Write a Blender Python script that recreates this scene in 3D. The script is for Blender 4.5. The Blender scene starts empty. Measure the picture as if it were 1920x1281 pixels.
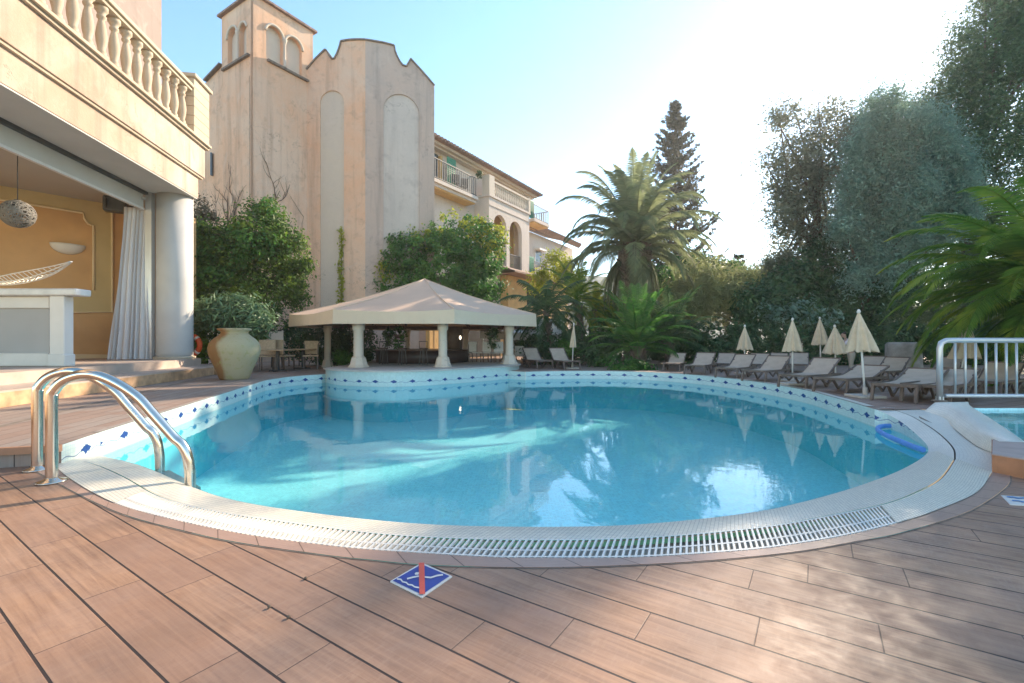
import bpy, bmesh, math, random
import numpy as np
from mathutils import Vector, Matrix
from mathutils.geometry import tessellate_polygon
random.seed(7)
R = math.radians
SC = bpy.context.scene
COL = SC.collection
# ---------------------------------------------------------------- camera, sky, sun, exposure
CAMZ = 1.6
F = 865.0
cd = bpy.data.cameras.new('camera'); cam = bpy.data.objects.new('camera', cd); COL.objects.link(cam)
cd.sensor_width = 36; cd.lens = 36*F/1920; cd.clip_end = 3000; cd.clip_start = .05
cam.location = (0, 0, CAMZ); cam.rotation_euler = (R(90), 0, 0)
SC.camera = cam
SUN_AZ, SUN_EL = 43.0, 26.5          # degrees to the right of the view axis, and above the horizon
w = bpy.data.worlds.new('World'); SC.world = w; w.use_nodes = True
nt = w.node_tree; bg = nt.nodes['Background']
sky = nt.nodes.new('ShaderNodeTexSky'); sky.sky_type = 'NISHITA'; sky.sun_disc = False
sky.sun_elevation = R(SUN_EL); sky.sun_rotation = R(SUN_AZ)
sky.air_density = 1.0; sky.dust_density = .12; sky.ozone_density = 1.0
hs = nt.nodes.new('ShaderNodeHueSaturation'); hs.inputs['Hue'].default_value = .493; hs.inputs['Saturation'].default_value = 1.12
nt.links.new(sky.outputs[0], hs.inputs['Color']); nt.links.new(hs.outputs[0], bg.inputs[0]); bg.inputs[1].default_value = 0.14
sd = bpy.data.lights.new('sun', 'SUN'); sun = bpy.data.objects.new('sun', sd); COL.objects.link(sun)
sd.energy = 3.8; sd.angle = R(.6); sd.color = (1, .82, .62)
sv = Vector((math.sin(R(SUN_AZ))*math.cos(R(SUN_EL)), math.cos(R(SUN_AZ))*math.cos(R(SUN_EL)), math.sin(R(SUN_EL))))
sun.rotation_euler = sv.to_track_quat('Z', 'Y').to_euler(); sun.location = (30, 30, 30)
vs = SC.view_settings; vs.view_transform = 'Standard'; vs.look = 'None'; vs.gamma = 1; vs.use_curve_mapping = False
vs.exposure = 1.5

# ---------------------------------------------------------------- helpers
def G(x, y, z=0.0):
    "photo point on the horizontal plane z"
    Y = F*(CAMZ-z)/(y-641); return Vector(((x-960)/F*Y, Y, z))
def Dp(x, y, Y):
    "photo point at depth Y"
    return Vector(((x-960)/F*Y, Y, CAMZ-(y-641)/F*Y))
def onp(x, y, P0, d):
    "photo point on the vertical plane through P0 along d -> (t, z)"
    k = (x-960)/F; t = (k*P0[1]-P0[0])/(d[0]-k*d[1]); Y = P0[1]+t*d[1]
    return t, CAMZ-(y-641)/F*Y
def spline(pts, n=8):
    pts = [Vector(p) for p in pts]; out = []
    for i in range(len(pts)-1):
        p0 = pts[max(i-1, 0)]; p1 = pts[i]; p2 = pts[i+1]; p3 = pts[min(i+2, len(pts)-1)]
        for j in range(n):
            t = j/n
            out.append(.5*((2*p1)+(-p0+p2)*t+(2*p0-5*p1+4*p2-p3)*t*t+(-p0+3*p1-3*p2+p3)*t**3))
    out.append(pts[-1]); return out
def resample(pts, n):
    L = [0]
    for a, b in zip(pts, pts[1:]): L.append(L[-1]+(b-a).length)
    out = []; j = 0
    for i in range(n):
        s = L[-1]*i/(n-1)
        while j < len(L)-2 and L[j+1] < s: j += 1
        t = (s-L[j])/max(1e-9, L[j+1]-L[j]); out.append(pts[j].lerp(pts[j+1], min(1, max(0, t))))
    return out

class MB:
    def __init__(s): s.v = []; s.f = []; s.uv = {}; s.sm = set()
    def quad(s, a, b, c, d, uv=None):
        i = len(s.v); s.v += [tuple(a), tuple(b), tuple(c), tuple(d)]
        if uv: s.uv[len(s.f)] = uv
        s.f.append((i, i+1, i+2, i+3)); return s
    def tri(s, a, b, c):
        i = len(s.v); s.v += [tuple(a), tuple(b), tuple(c)]; s.f.append((i, i+1, i+2)); return s
    def box(s, c, size, rz=0, M=None, taper=1.0):
        i = len(s.v); hx, hy, hz = size[0]/2, size[1]/2, size[2]/2
        T = M if M is not None else Matrix.Translation(Vector(c)) @ Matrix.Rotation(rz, 4, 'Z')
        for z in (-1, 1):
            k = taper if z > 0 else 1
            for x, y in ((-1, -1), (1, -1), (1, 1), (-1, 1)): s.v.append(tuple(T @ Vector((x*hx*k, y*hy*k, z*hz))))
        for q in ((0, 3, 2, 1), (4, 5, 6, 7), (0, 1, 5, 4), (1, 2, 6, 5), (2, 3, 7, 6), (3, 0, 4, 7)):
            s.f.append(tuple(i+k for k in q))
        return s
    def bar(s, a, b, wd, th, up=(0, 0, 1)):
        a = Vector(a); b = Vector(b); d = b-a; L = d.length
        if L < 1e-6: return s
        z = d.normalized(); x = Vector(up).cross(z)
        if x.length < 1e-4: x = Vector((1, 0, 0)).cross(z)
        x.normalize(); y = z.cross(x)
        M = Matrix((x, y, z)).transposed().to_4x4(); M.translation = (a+b)/2
        return s.box(None, (wd, th, L), M=M)
    def tube(s, pts, r, n=10, caps=True):
        pts = [Vector(p) for p in pts]; rs = r if isinstance(r, (list, tuple)) else [r]*len(pts)
        i0 = len(s.v); up = None
        for k, p in enumerate(pts):
            t = (pts[min(k+1, len(pts)-1)]-pts[max(k-1, 0)])
            t = t.normalized() if t.length > 1e-9 else Vector((0, 0, 1))
            if up is None:
                up = Vector((0, 0, 1)) if abs(t.z) < .9 else Vector((1, 0, 0))
            x = up.cross(t)
            if x.length < 1e-5: x = Vector((0, 1, 0)).cross(t)
            x.normalize(); y = t.cross(x); up = y
            for j in range(n):
                a = 2*math.pi*j/n; s.v.append(tuple(p+rs[k]*(math.cos(a)*x+math.sin(a)*y)))
        for k in range(len(pts)-1):
            for j in range(n):
                a = i0+k*n+j; b = i0+k*n+(j+1) % n
                s.sm.add(len(s.f)); s.f.append((a, b, b+n, a+n))
        if caps:
            s.f.append(tuple(i0+j for j in reversed(range(n)))); s.f.append(tuple(i0+(len(pts)-1)*n+j for j in range(n)))
        return s
    def lathe(s, prof, n=24, c=(0, 0, 0), smooth=True, fr=None):
        i0 = len(s.v); c = Vector(c)
        for r, z in prof:
            for j in range(n):
                a = 2*math.pi*j/n; rr = r*(fr(a, z) if fr else 1)
                s.v.append((c.x+rr*math.cos(a), c.y+rr*math.sin(a), c.z+z))
        for k in range(len(prof)-1):
            for j in range(n):
                a = i0+k*n+j; b = i0+k*n+(j+1) % n
                if smooth: s.sm.add(len(s.f))
                s.f.append((a, b, b+n, a+n))
        s.f.append(tuple(i0+j for j in reversed(range(n)))); s.f.append(tuple(i0+(len(prof)-1)*n+j for j in range(n)))
        return s
    def plate(s, loops, O, U, V, Nn, th):
        "extruded polygon with holes; loops in (u,v); Nn points to the front, thickness goes back"
        O = Vector(O); U = Vector(U); V = Vector(V); Nn = Vector(Nn)
        tris = tessellate_polygon([[Vector((p[0], p[1], 0)) for p in L] for L in loops])
        flat = [p for L in loops for p in L]; i0 = len(s.v); n = len(flat)
        for k in (0, 1):
            for p in flat: s.v.append(tuple(O+U*p[0]+V*p[1]-Nn*(th*k)))
        for t in tris:
            a, b, c = (Vector(s.v[i0+q]) for q in t)
            if (b-a).cross(c-a).dot(Nn) < 0: t = (t[0], t[2], t[1])
            s.f.append(tuple(i0+q for q in t)); s.f.append(tuple(i0+n+q for q in reversed(t)))
        k = 0
        for L in loops:
            m = len(L)
            for j in range(m):
                a = i0+k+j; b = i0+k+(j+1) % m
                s.f.append((a, a+n, b+n, b))
            k += m
        return s
    def sheet(s, poly, z):
        tris = tessellate_polygon([[Vector((p[0], p[1], 0)) for p in poly]]); i0 = len(s.v)
        s.v += [(p[0], p[1], z) for p in poly]
        for t in tris:
            a, b, c = (Vector(s.v[i0+q]) for q in t)
            if (b-a).cross(c-a).z < 0: t = (t[0], t[2], t[1])
            s.f.append(tuple(i0+q for q in t))
        return s
    def strip(s, A, B, u0=0):
        "quad strip between two equal length point lists, uv in metres"
        u = u0
        for k in range(len(A)-1):
            du = (A[k+1]-A[k]).length; w0 = (B[k]-A[k]).length; w1 = (B[k+1]-A[k+1]).length
            s.sm.add(len(s.f))
            s.quad(A[k], A[k+1], B[k+1], B[k], uv=[(u, 0), (u+du, 0), (u+du, w1), (u, w0)]); u += du
        return s
    def merge(s, o):
        i0 = len(s.v); f0 = len(s.f); s.v += o.v
        s.f += [tuple(i0+q for q in f) for f in o.f]; s.sm |= {f0+q for q in o.sm}; return s
    def build(s, name, m, parent=None, bev=0, fix=False, weld=False):
        me = bpy.data.meshes.new(name); me.from_pydata([tuple(x) for x in s.v], [], s.f)
        if s.uv:
            ul = me.uv_layers.new(name='UVMap')
            for fi, uvs in s.uv.items():
                p = me.polygons[fi]
                for li, q in zip(p.loop_indices, uvs): ul.data[li].uv = q
        if s.sm:
            fl = [False]*len(me.polygons)
            for q in s.sm: fl[q] = True
            me.polygons.foreach_set('use_smooth', fl)
        if fix or weld:
            bm = bmesh.new(); bm.from_mesh(me)
            if weld: bmesh.ops.remove_doubles(bm, verts=bm.verts, dist=1e-4)
            bmesh.ops.recalc_face_normals(bm, faces=bm.faces); bm.to_mesh(me); bm.free()
        me.materials.append(m); me.update()
        o = bpy.data.objects.new(name, me); COL.objects.link(o)
        if parent: o.parent = parent
        if bev:
            b = o.modifiers.new('b', 'BEVEL'); b.width = bev; b.segments = 2; b.limit_method = 'ANGLE'
        return o
def rec(o):
    bm = bmesh.new(); bm.from_mesh(o.data); bmesh.ops.recalc_face_normals(bm, faces=bm.faces); bm.to_mesh(o.data); bm.free(); return o
def tag(o, label=None, cat=None, group=None, kind=None):
    if label: o['label'] = label
    if cat: o['category'] = cat
    if group: o['group'] = group
    if kind: o['kind'] = kind
    return o
def empty(name, loc=(0, 0, 0), rz=0):
    o = bpy.data.objects.new(name, None); COL.objects.link(o); o.location = loc; o.rotation_euler = (0, 0, rz); o.empty_display_size = .1; return o
def kids(o): return [c for c in bpy.data.objects if c.parent == o]
def copy_tree(o, parent=None):
    c = o.copy(); COL.objects.link(c); c.parent = parent
    for ch in kids(o): copy_tree(ch, c)
    return c

# ---------------------------------------------------------------- materials
class NT:
    def __init__(s, name):
        s.m = bpy.data.materials.new(name); s.m.use_nodes = True; s.t = s.m.node_tree; s.b = s.t.nodes['Principled BSDF']; s.out = s.t.nodes['Material Output']
    def n(s, ty, **kw):
        q = s.t.nodes.new('ShaderNode'+ty)
        for k, v in kw.items(): setattr(q, k, v)
        return q
    def l(s, a, b): s.t.links.new(a, b)
    def put(s, sock, v):
        if isinstance(v, bpy.types.NodeSocket): s.l(v, sock)
        else: sock.default_value = v
    def math(s, op, a, b=0.0, c=None):
        q = s.n('Math', operation=op); s.put(q.inputs[0], a); s.put(q.inputs[1], b)
        if c is not None: s.put(q.inputs[2], c)
        return q.outputs[0]
    def mix(s, f, a, b, bt='MIX'):
        q = s.n('Mix', data_type='RGBA', blend_type=bt); s.put(q.inputs[0], f)
        for so, v in ((q.inputs[6], a), (q.inputs[7], b)): s.put(so, v if isinstance(v, bpy.types.NodeSocket) else tuple(v)+(1,)*(4-len(v)))
        return q.outputs[2]
    def noise(s, vec, scale, detail=4, rough=.55, dist=0):
        q = s.n('TexNoise'); q.inputs['Scale'].default_value = scale; q.inputs['Detail'].default_value = detail; q.inputs['Roughness'].default_value = rough; q.inputs['Distortion'].default_value = dist
        if vec is not None: s.l(vec, q.inputs['Vector'])
        return q.outputs['Fac']
    def ramp(s, f, a, b, lo=0.0, hi=1.0):
        q = s.n('MapRange'); q.clamp = True; s.put(q.inputs[0], f)
        for i, v in enumerate((a, b, lo, hi)): q.inputs[1+i].default_value = v
        return q.outputs[0]
    def scale(s, vec, sc):
        q = s.n('VectorMath', operation='MULTIPLY'); s.l(vec, q.inputs[0]); q.inputs[1].default_value = sc; return q.outputs[0]
    def pos(s): return s.n('NewGeometry').outputs['Position']
    def obj(s): return s.n('TexCoord').outputs['Object']
    def bump(s, h, strength=.3, dist=.01):
        q = s.n('Bump'); q.inputs['Strength'].default_value = strength; q.inputs['Distance'].default_value = dist; s.l(h, q.inputs['Height']); s.l(q.outputs[0], s.b.inputs['Normal']); return q
    def col(s, v): s.put(s.b.inputs['Base Color'], v if isinstance(v, bpy.types.NodeSocket) else tuple(v)+(1,)*(4-len(v)))
    def rough(s, v): s.put(s.b.inputs['Roughness'], v)
def simple(name, c, rough=.6, var=.12, sc=3.0, metal=0, bump=0, bsc=40, spec=None):
    t = NT(name); p = t.obj(); f = t.noise(p, sc, 4)
    a = [max(0, x*(1-var)) for x in c]; b = [min(1, x*(1+var)) for x in c]
    t.col(t.mix(t.ramp(f, .3, .7), a, b)); t.rough(rough); t.b.inputs['Metallic'].default_value = metal
    if spec is not None: t.b.inputs['Specular IOR Level'].default_value = spec
    if bump: t.bump(t.noise(p, bsc, 3), bump, .01)
    return t.m
def stucco(name, c1, c2, stain=(.25, .2, .17), sa=.5, streak=.35, bump=.25):
    t = NT(name); p = t.pos()
    big = t.noise(p, .28, 5, .6, .6); med = t.noise(p, 1.3, 6, .65, .4); fine = t.noise(p, 9, 5, .6)
    st = t.noise(t.scale(p, (1.6, 1.6, .09)), 1.2, 5, .6)
    c = t.mix(t.ramp(big, .35, .65), c1, c2)
    c = t.mix(t.math('MULTIPLY', t.ramp(st, .5, .78), streak), c, stain)
    c = t.mix(t.math('MULTIPLY', t.ramp(med, .54, .78), sa), c, stain)
    c = t.mix(t.ramp(fine, .3, .7, 0, .14), c, [x*.6 for x in c1])
    lite = t.noise(p, .8, 4, .6, 1.0); c = t.mix(t.ramp(lite, .58, .75, 0, .3), c, (.72, .62, .52))
    ck = t.noise(p, .55, 7, .62, .8); cm = t.math('MULTIPLY', t.ramp(t.math('ABSOLUTE', t.math('SUBTRACT', ck, .47)), .0008, .0035, .75, 0), t.ramp(t.noise(p, .35, 2), .5, .6)); c = t.mix(cm, c, [x*.35 for x in stain])
    t.col(c); t.rough(.9); t.bump(t.math('ADD', fine, t.math('MULTIPLY', med, 2.0)), bump, .03); t.b.inputs['Specular IOR Level'].default_value = .2
    return t.m
def leafmat(name, c1, c2, trans=.35, c3=None):
    t = NT(name); g = t.n('NewGeometry'); r = g.outputs['Random Per Island']
    c = t.mix(r, c1, c2); cl = t.noise(g.outputs['Position'], 1.1, 4); c = t.mix(t.ramp(cl, .5, .66, 0, .8), c, c3 or [min(1, x*1.5) for x in c2])
    t.col(c); t.rough(.55); t.b.inputs['Specular IOR Level'].default_value = .3
    tr = t.n('BsdfTranslucent'); t.l(t.mix(.5, c, [min(1, x*2.0) for x in c2]), tr.inputs[0])
    ms = t.n('MixShader'); ms.inputs[0].default_value = trans; t.l(t.b.outputs[0], ms.inputs[1]); t.l(tr.outputs[0], ms.inputs[2]); t.l(ms.outputs[0], t.out.inputs[0])
    return t.m
BD = (-.834, .552); BW = .302; BL = 1.3
def deckmat(name, c1, c2, d=BD, v0=1.213, bw=BW, bl=BL, gap=.007, rbase=.42):
    t = NT(name); p = t.pos(); s = t.n('SeparateXYZ'); t.l(p, s.inputs[0]); x, y = s.outputs[0], s.outputs[1]
    u = t.math('ADD', t.math('MULTIPLY', x, d[0]), t.math('MULTIPLY', y, d[1]))
    v = t.math('ADD', t.math('MULTIPLY', x, d[1]), t.math('MULTIPLY', y, -d[0])); v = t.math('DIVIDE', t.math('SUBTRACT', v, v0-100*bw), bw)
    row = t.math('FLOOR', v); fv = t.math('FRACT', v)
    wn = t.n('TexWhiteNoise', noise_dimensions='1D'); t.l(row, wn.inputs['W'])
    uu = t.math('ADD', t.math('DIVIDE', u, bl), t.math('ADD', t.math('MULTIPLY', wn.outputs[0], 1.0), 50.0))
    cl = t.math('FLOOR', uu); fu = t.math('FRACT', uu)
    wn2 = t.n('TexWhiteNoise', noise_dimensions='2D'); cb = t.n('CombineXYZ'); t.l(row, cb.inputs[0]); t.l(cl, cb.inputs[1]); t.l(cb.outputs[0], wn2.inputs['Vector'])
    dv = t.math('MULTIPLY', t.math('MINIMUM', fv, t.math('SUBTRACT', 1.0, fv)), bw)
    du = t.math('MULTIPLY', t.math('MINIMUM', fu, t.math('SUBTRACT', 1.0, fu)), bl)
    gv = t.ramp(dv, gap*.6, gap, 1, 0); gu = t.ramp(du, .002, .0045, .75, 0); gm = t.math('MAXIMUM', gv, gu)
    cg = t.n('CombineXYZ'); t.l(t.math('MULTIPLY', uu, 1.3), cg.inputs[0]); t.l(t.math('MULTIPLY', v, 6.0), cg.inputs[1]); t.l(t.math('MULTIPLY', wn2.outputs[0], 31.0), cg.inputs[2])
    gr = t.noise(cg.outputs[0], 1.6, 8, .62, .5); big = t.noise(p, 1.1, 4, .6); wear = t.noise(p, 4.5, 7, .7, .4)
    fx = t.n('CombineXYZ'); t.l(t.math('MULTIPLY', uu, 40.0), fx.inputs[0]); t.l(t.math('MULTIPLY', v, 2.5), fx.inputs[1]); cross = t.noise(fx.outputs[0], 1.5, 4)
    c = t.mix(t.ramp(gr, .34, .66), c1, c2); c = t.mix(t.math('MULTIPLY', t.ramp(cross, .5, .7), t.ramp(big, .35, .6, .05, .38)), c, (.50, .34, .23)); c = t.mix(t.ramp(wn2.outputs[0], 0, 1, 0, .6), c, (.27, .15, .10))
    c = t.mix(t.ramp(big, .4, .7, 0, .35), c, (.36, .25, .195)); c = t.mix(t.ramp(wear, .55, .75, 0, .35), c, (.17, .105, .08))
    c = t.mix(gm, c, (.035, .022, .018)); t.col(c)
    t.rough(t.math('ADD', t.ramp(wear, .3, .7, rbase-.1, rbase+.2), t.math('MULTIPLY', cross, .12)))
    h = t.math('SUBTRACT', t.math('ADD', t.math('MULTIPLY', gr, .12), t.math('MULTIPLY', cross, .06)), t.math('MULTIPLY', gm, 1.0)); t.bump(h, .55, .006)
    return t.m
def mosaic(name, c, grout, size=.042, gw=.07, var=.1, rough=.35):
    t = NT(name); uv = t.n('UVMap').outputs[0]; s = t.n('SeparateXYZ'); t.l(uv, s.inputs[0])
    a = t.math('DIVIDE', s.outputs[0], size); b = t.math('DIVIDE', t.math('ADD', s.outputs[1], 10.0), size)
    fa, fb = t.math('FRACT', a), t.math('FRACT', b)
    d = t.math('MINIMUM', t.math('MINIMUM', fa, t.math('SUBTRACT', 1.0, fa)), t.math('MINIMUM', fb, t.math('SUBTRACT', 1.0, fb)))
    g = t.ramp(d, gw*.6, gw, 1, 0)
    cb = t.n('CombineXYZ'); t.l(t.math('FLOOR', a), cb.inputs[0]); t.l(t.math('FLOOR', b), cb.inputs[1]); wn = t.n('TexWhiteNoise', noise_dimensions='2D'); t.l(cb.outputs[0], wn.inputs['Vector'])
    cc = t.mix(wn.outputs[0], [x*(1-var) for x in c], [min(1, x*(1+var*.3)) for x in c])
    dirt = t.noise(t.pos(), 2.2, 6, .65); cc = t.mix(t.ramp(dirt, .5, .8, 0, .45), cc, [x*.72 for x in c])
    t.col(t.mix(g, cc, grout)); t.rough(rough); t.bump(t.math('SUBTRACT', 1.0, g), .35, .003)
    return t, g, s
M = {}
M['deck'] = deckmat('wood_deck', (.42, .24, .14), (.245, .132, .078), rbase=.50, gap=.008)
M['deck_grey'] = deckmat('greyed_deck', (.34, .28, .235), (.27, .22, .185), d=(-.2, .98), v0=0, bw=.28, rbase=.55)
M['deck_far'] = deckmat('far_deck', (.38, .26, .205), (.33, .22, .175), d=(.9, .43), v0=0, bw=.3, rbase=.5)
M['border'] = simple('border_board', (.43, .27, .205), .5, .18, 5, bump=.2, bsc=30)
t, g, s = mosaic('coping_mosaic', (.86, .79, .64), (.46, .41, .33), gw=.09); M['mosaic'] = t.m
t, g, s = mosaic('plain_coping', (.82, .77, .67), (.62, .58, .5), var=.06); M['coping'] = t.m
# pool wall: pale tile band with blue flower tiles
t, g, s = mosaic('pool_wall_tile', (.62, .72, .66), (.45, .6, .6), size=.05, rough=.25)
u = t.math('DIVIDE', s.outputs[0], .70); fu = t.math('FRACT', u); zz = t.n('SeparateXYZ'); t.l(t.pos(), zz.inputs[0]); z = zz.outputs[2]
du = t.math('ABSOLUTE', t.math('SUBTRACT', fu, .5)); dz = t.math('ABSOLUTE', t.math('SUBTRACT', z, .085))
nn = t.noise(t.pos(), 22, 2)
core = t.math('ADD', t.math('MULTIPLY', du, 5.0), t.math('ADD', t.math('MULTIPLY', dz, 14.0), t.math('MULTIPLY', t.math('SUBTRACT', nn, .5), 1.0)))
m1 = t.ramp(core, .85, 1.0, 1, 0)
wv = t.math('MULTIPLY', t.math('SINE', t.math('MULTIPLY', s.outputs[0], 18.0)), .018)
m2 = t.ramp(t.math('ABSOLUTE', t.math('SUBTRACT', z, t.math('ADD', wv, .055))), .006, .010, .65, 0)
base = t.b.inputs['Base Color'].links[0].from_socket
c = t.mix(t.math('MAXIMUM', m1, m2), base, (.02, .06, .22))
# basin below the waterline is blue mosaic
c = t.mix(t.ramp(z, -.13, -.11, 1, 0), c, (.2, .70, .76)); t.col(c); M['pool_wall'] = t.m
t, g, s = mosaic('basin_mosaic', (.60, .93, .91), (.74, .95, .94), size=.06, var=.15); M['basin'] = t.m
# water
def water(name, tint, sc=1.0, bs=.25):
    t = NT(name); t.t.nodes.remove(t.b); p = t.pos()
    n1 = t.noise(p, 1.6*sc, 3, .5, .4); n2 = t.noise(p, 7*sc, 3, .5, .6); n3 = t.noise(p, .5, 2)
    h = t.math('ADD', t.math('MULTIPLY', n1, 1.0), t.math('MULTIPLY', n2, .22)); h = t.math('MULTIPLY', h, t.ramp(n3, .3, .7, .35, 1.0))
    bp = t.n('Bump'); bp.inputs['Strength'].default_value = bs; bp.inputs['Distance'].default_value = .05; t.l(h, bp.inputs['Height'])
    lw_ = t.n('LayerWeight'); lw_.inputs[0].default_value = .5; t.l(bp.outputs[0], lw_.inputs['Normal']); frs = t.math('ADD', .02, t.math('MULTIPLY', .98, t.math('POWER', lw_.outputs['Facing'], 4.3)))
    tr = t.n('BsdfTransparent'); tr.inputs[0].default_value = tint+(1,)
    gl = t.n('BsdfGlossy'); gl.inputs['Roughness'].default_value = .02; t.l(bp.outputs[0], gl.inputs['Normal'])
    ms = t.n('MixShader'); t.l(frs, ms.inputs[0]); t.l(tr.outputs[0], ms.inputs[1]); t.l(gl.outputs[0], ms.inputs[2]); t.l(ms.outputs[0], t.out.inputs[0])
    return t.m
M['water'] = water('pool_water', (.66, .97, 1.0), 1.0, .07)
M['stucco'] = stucco('peach_stucco', (.80, .49, .31), (.78, .58, .43), (.38, .25, .18), .6, .7)
M['stucco_shade'] = stucco('shaded_stucco', (.60, .46, .37), (.54, .44, .37), (.30, .25, .22), .7, .7)  # right side of the gable: shade painted into the stucco colour
M['panel'] = stucco('cream_panel', (.68, .58, .46), (.66, .56, .46), (.5, .42, .34), .2, .2)
M['panel_shade'] = stucco('grey_or_shaded_panel', (.60, .53, .46), (.68, .60, .52), (.38, .33, .29), .6, .5)  # arch panel on the shaded gable side, shade painted into its colour
M['terrace'] = stucco('terrace_stucco', (.62, .51, .41), (.50, .34, .24), (.32, .22, .16), .6, .85)
M['stone'] = stucco('limestone', (.58, .48, .35), (.52, .41, .29), (.4, .3, .2), .25, .3, .12)
M['wing'] = stucco('wing_render', (.70, .60, .52), (.66, .56, .47), (.45, .38, .32), .3, .3)
M['ochre'] = simple('ochre_paint', (.66, .42, .16), .8, .12, 1.5)
M['white'] = simple('white_paint', (.70, .66, .60), .5, .05, 2)
M['pillar'] = simple('pillar_paint', (.52, .50, .465), .6, .06, 1.2, bump=.1, bsc=14)
M['soffit'] = simple('soffit_paint', (.55, .52, .46), .8, .06, .8)
M['orange'] = simple('orange_wall', (.62, .36, .155), .75, .12, .7)
M['mould'] = simple('cream_moulding', (.72, .56, .33), .6, .06, 2)
M['floor'] = simple('terrace_floor', (.46, .36, .29), .55, .18, 1.5, bump=.1, bsc=8)
M['cap'] = simple('dark_coping_edge', (.22, .175, .135), .9, .3, 6)
M['tile'] = simple('roof_tile', (.30, .20, .15), .85, .3, 4)
M['metal'] = simple('steel', (.74, .66, .55), .16, .04, 2, metal=1)
M['alu'] = simple('aluminium', (.58, .58, .58), .38, .05, 2, metal=.6)
M['dark'] = simple('black_or_shade', (.025, .023, .02), .9, .3, 2)  # near black: painted shade of the wing's openings, also the speaker cone
M['darkmetal'] = simple('dark_frame', (.06, .06, .055), .5, .2, 5)
M['brownframe'] = simple('brown_plastic', (.13, .09, .07), .5, .2, 5)
M['green'] = simple('green_shutter', (.012, .22, .10), .5, .15, 2)
M['glass'] = simple('window_glass', (.10, .13, .15), .06, .2, .5)
M['canvas'] = simple('canopy_canvas', (.64, .45, .32), .85, .05, .8, bump=.08, bsc=6)
M['valance'] = simple('valance_canvas', (.64, .50, .36), .85, .05, 1)
M['ubrella'] = simple('parasol_cloth', (.58, .46, .32), .85, .08, 8)
M['sling'] = simple('sling_fabric', (.47, .355, .265), .8, .1, 4, bump=.15, bsc=120)
M['bark'] = simple('bark', (.14, .10, .07), .95, .4, 5, bump=.8, bsc=12)
M['palmbark'] = simple('palm_bark', (.17, .13, .09), .95, .5, 8, bump=1, bsc=9)
M['leaf_ivy'] = leafmat('ivy_leaves', (.03, .07, .012), (.08, .15, .02), .3, (.26, .36, .04))
M['leaf_round'] = leafmat('shrub_leaves', (.03, .10, .02), (.07, .19, .035), .35, (.16, .32, .05))
M['leaf_olean'] = leafmat('oleander_leaves', (.06, .13, .06), (.12, .20, .10), .25)
M['leaf_dark'] = leafmat('hedge_leaves', (.03, .07, .025), (.07, .13, .05), .25, (.11, .19, .07))
M['leaf_teal'] = leafmat('teal_leaves', (.11, .19, .14), (.20, .31, .23), .4, (.32, .46, .34))
M['leaf_airy'] = leafmat('airy_leaves', (.12, .135, .085), (.20, .21, .14), .42, (.28, .30, .20))
M['leaf_cyp'] = leafmat('cypress_leaves', (.06, .10, .045), (.12, .18, .08), .3, (.18, .26, .11))
M['leaf_norf'] = leafmat('conifer_needles', (.08, .09, .06), (.14, .14, .10), .25, (.13, .13, .09))
M['leaf_palm'] = leafmat('palm_leaflets', (.12, .15, .08), (.22, .25, .13), .35, (.30, .34, .17))
M['leaf_pgreen'] = leafmat('fresh_palm_leaflets', (.055, .13, .02), (.13, .24, .03), .42, (.36, .40, .05))
M['leaf_pale'] = leafmat('reed_leaves', (.16, .19, .08), (.30, .32, .14), .4, (.42, .44, .2))
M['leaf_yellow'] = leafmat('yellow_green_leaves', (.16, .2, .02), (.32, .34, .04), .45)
M['soil'] = simple('planting_soil', (.10, .08, .05), 1, .4, 2, bump=.6, bsc=5)
M['hill'] = simple('hill_scrub', (.13, .14, .09), 1, .4, .05)
# ================================================================ POOL AND DECKS
ZD, ZW = .25, -.1
Wl = spline([G(x, y, ZW) for x, y in ((187,855),(237,866),(281,880),(359,913),(437,938),(600,966),(800,986),(1000,991),(1200,986),(1400,963),(1500,943),(1600,915),(1680,886),(1725,862),(1740,848))], 6)
Gl = spline([G(x, y) for x, y in ((112,858),(169,869),(231,895),(300,933),(400,958),(500,974),(700,1000),(860,1010),(1000,1013),(1150,1011),(1300,1002),(1450,986),(1560,967),(1661,946),(1724,922),(1766,897),(1791,861))], 6)
Ol = spline([G(x, y) for x, y in ((100,868),(122,893),(200,939),(300,970),(450,1002),(600,1023),(700,1033),(900,1046),(1000,1048),(1200,1047),(1400,1034),(1500,1021),(1600,1003),(1700,978),(1759,958),(1832,925),(1860,887))], 6)
Bl = spline([G(x, y) for x, y in ((60,880),(119,913),(180,944),(244,970),(330,993),(431,1016),(600,1041),(700,1052),(800,1061),(1000,1066),(1200,1060.5),(1361,1050),(1500,1035),(1609,1016),(1691,1000),(1817,960),(1888,913),(1893,891))], 6)
N = 240
Wr, Gr, Or, Br = (resample(c, N) for c in (Wl, Gl, Ol, Bl))
# right hand coping, ramping up to the raised deck
Ir = spline([G(*p) for p in ((1740,848,-.1),(1738,835,-.06),(1715,812,.03),(1690,792,.1),(1665,778,.17),(1640,768,.25))], 5)
Gr2 = spline([G(*p) for p in ((1791,861,0),(1787,840,.02),(1759,812,.08),(1724,789,.15),(1700,777,.2),(1660,764,.25))], 5)
Or2 = spline([G(*p) for p in ((1860,887,0),(1862,850,0),(1841,831,.03),(1794,808,.1),(1761,789,.18),(1729,769,.25))], 5)
far = [G(x, y, ZD) for x, y in ((1640,768),(1600,756),(1560,745),(1500,730),(1400,714),(1300,703.5),(1200,697.8),(1100,696.3),(1020,697),(985,698))]
farS = spline(far, 6)
plat = [Vector(p+(0,)) for p in ((.35,22.6),(-.1,21.2),(-1.2,19.9),(-2.4,18.7),(-3.5,17.8),(-4.6,17.4),(-5.8,17.6),(-6.9,18.2),(-7.8,19.3))]
platS = spline(plat, 5)
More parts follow.
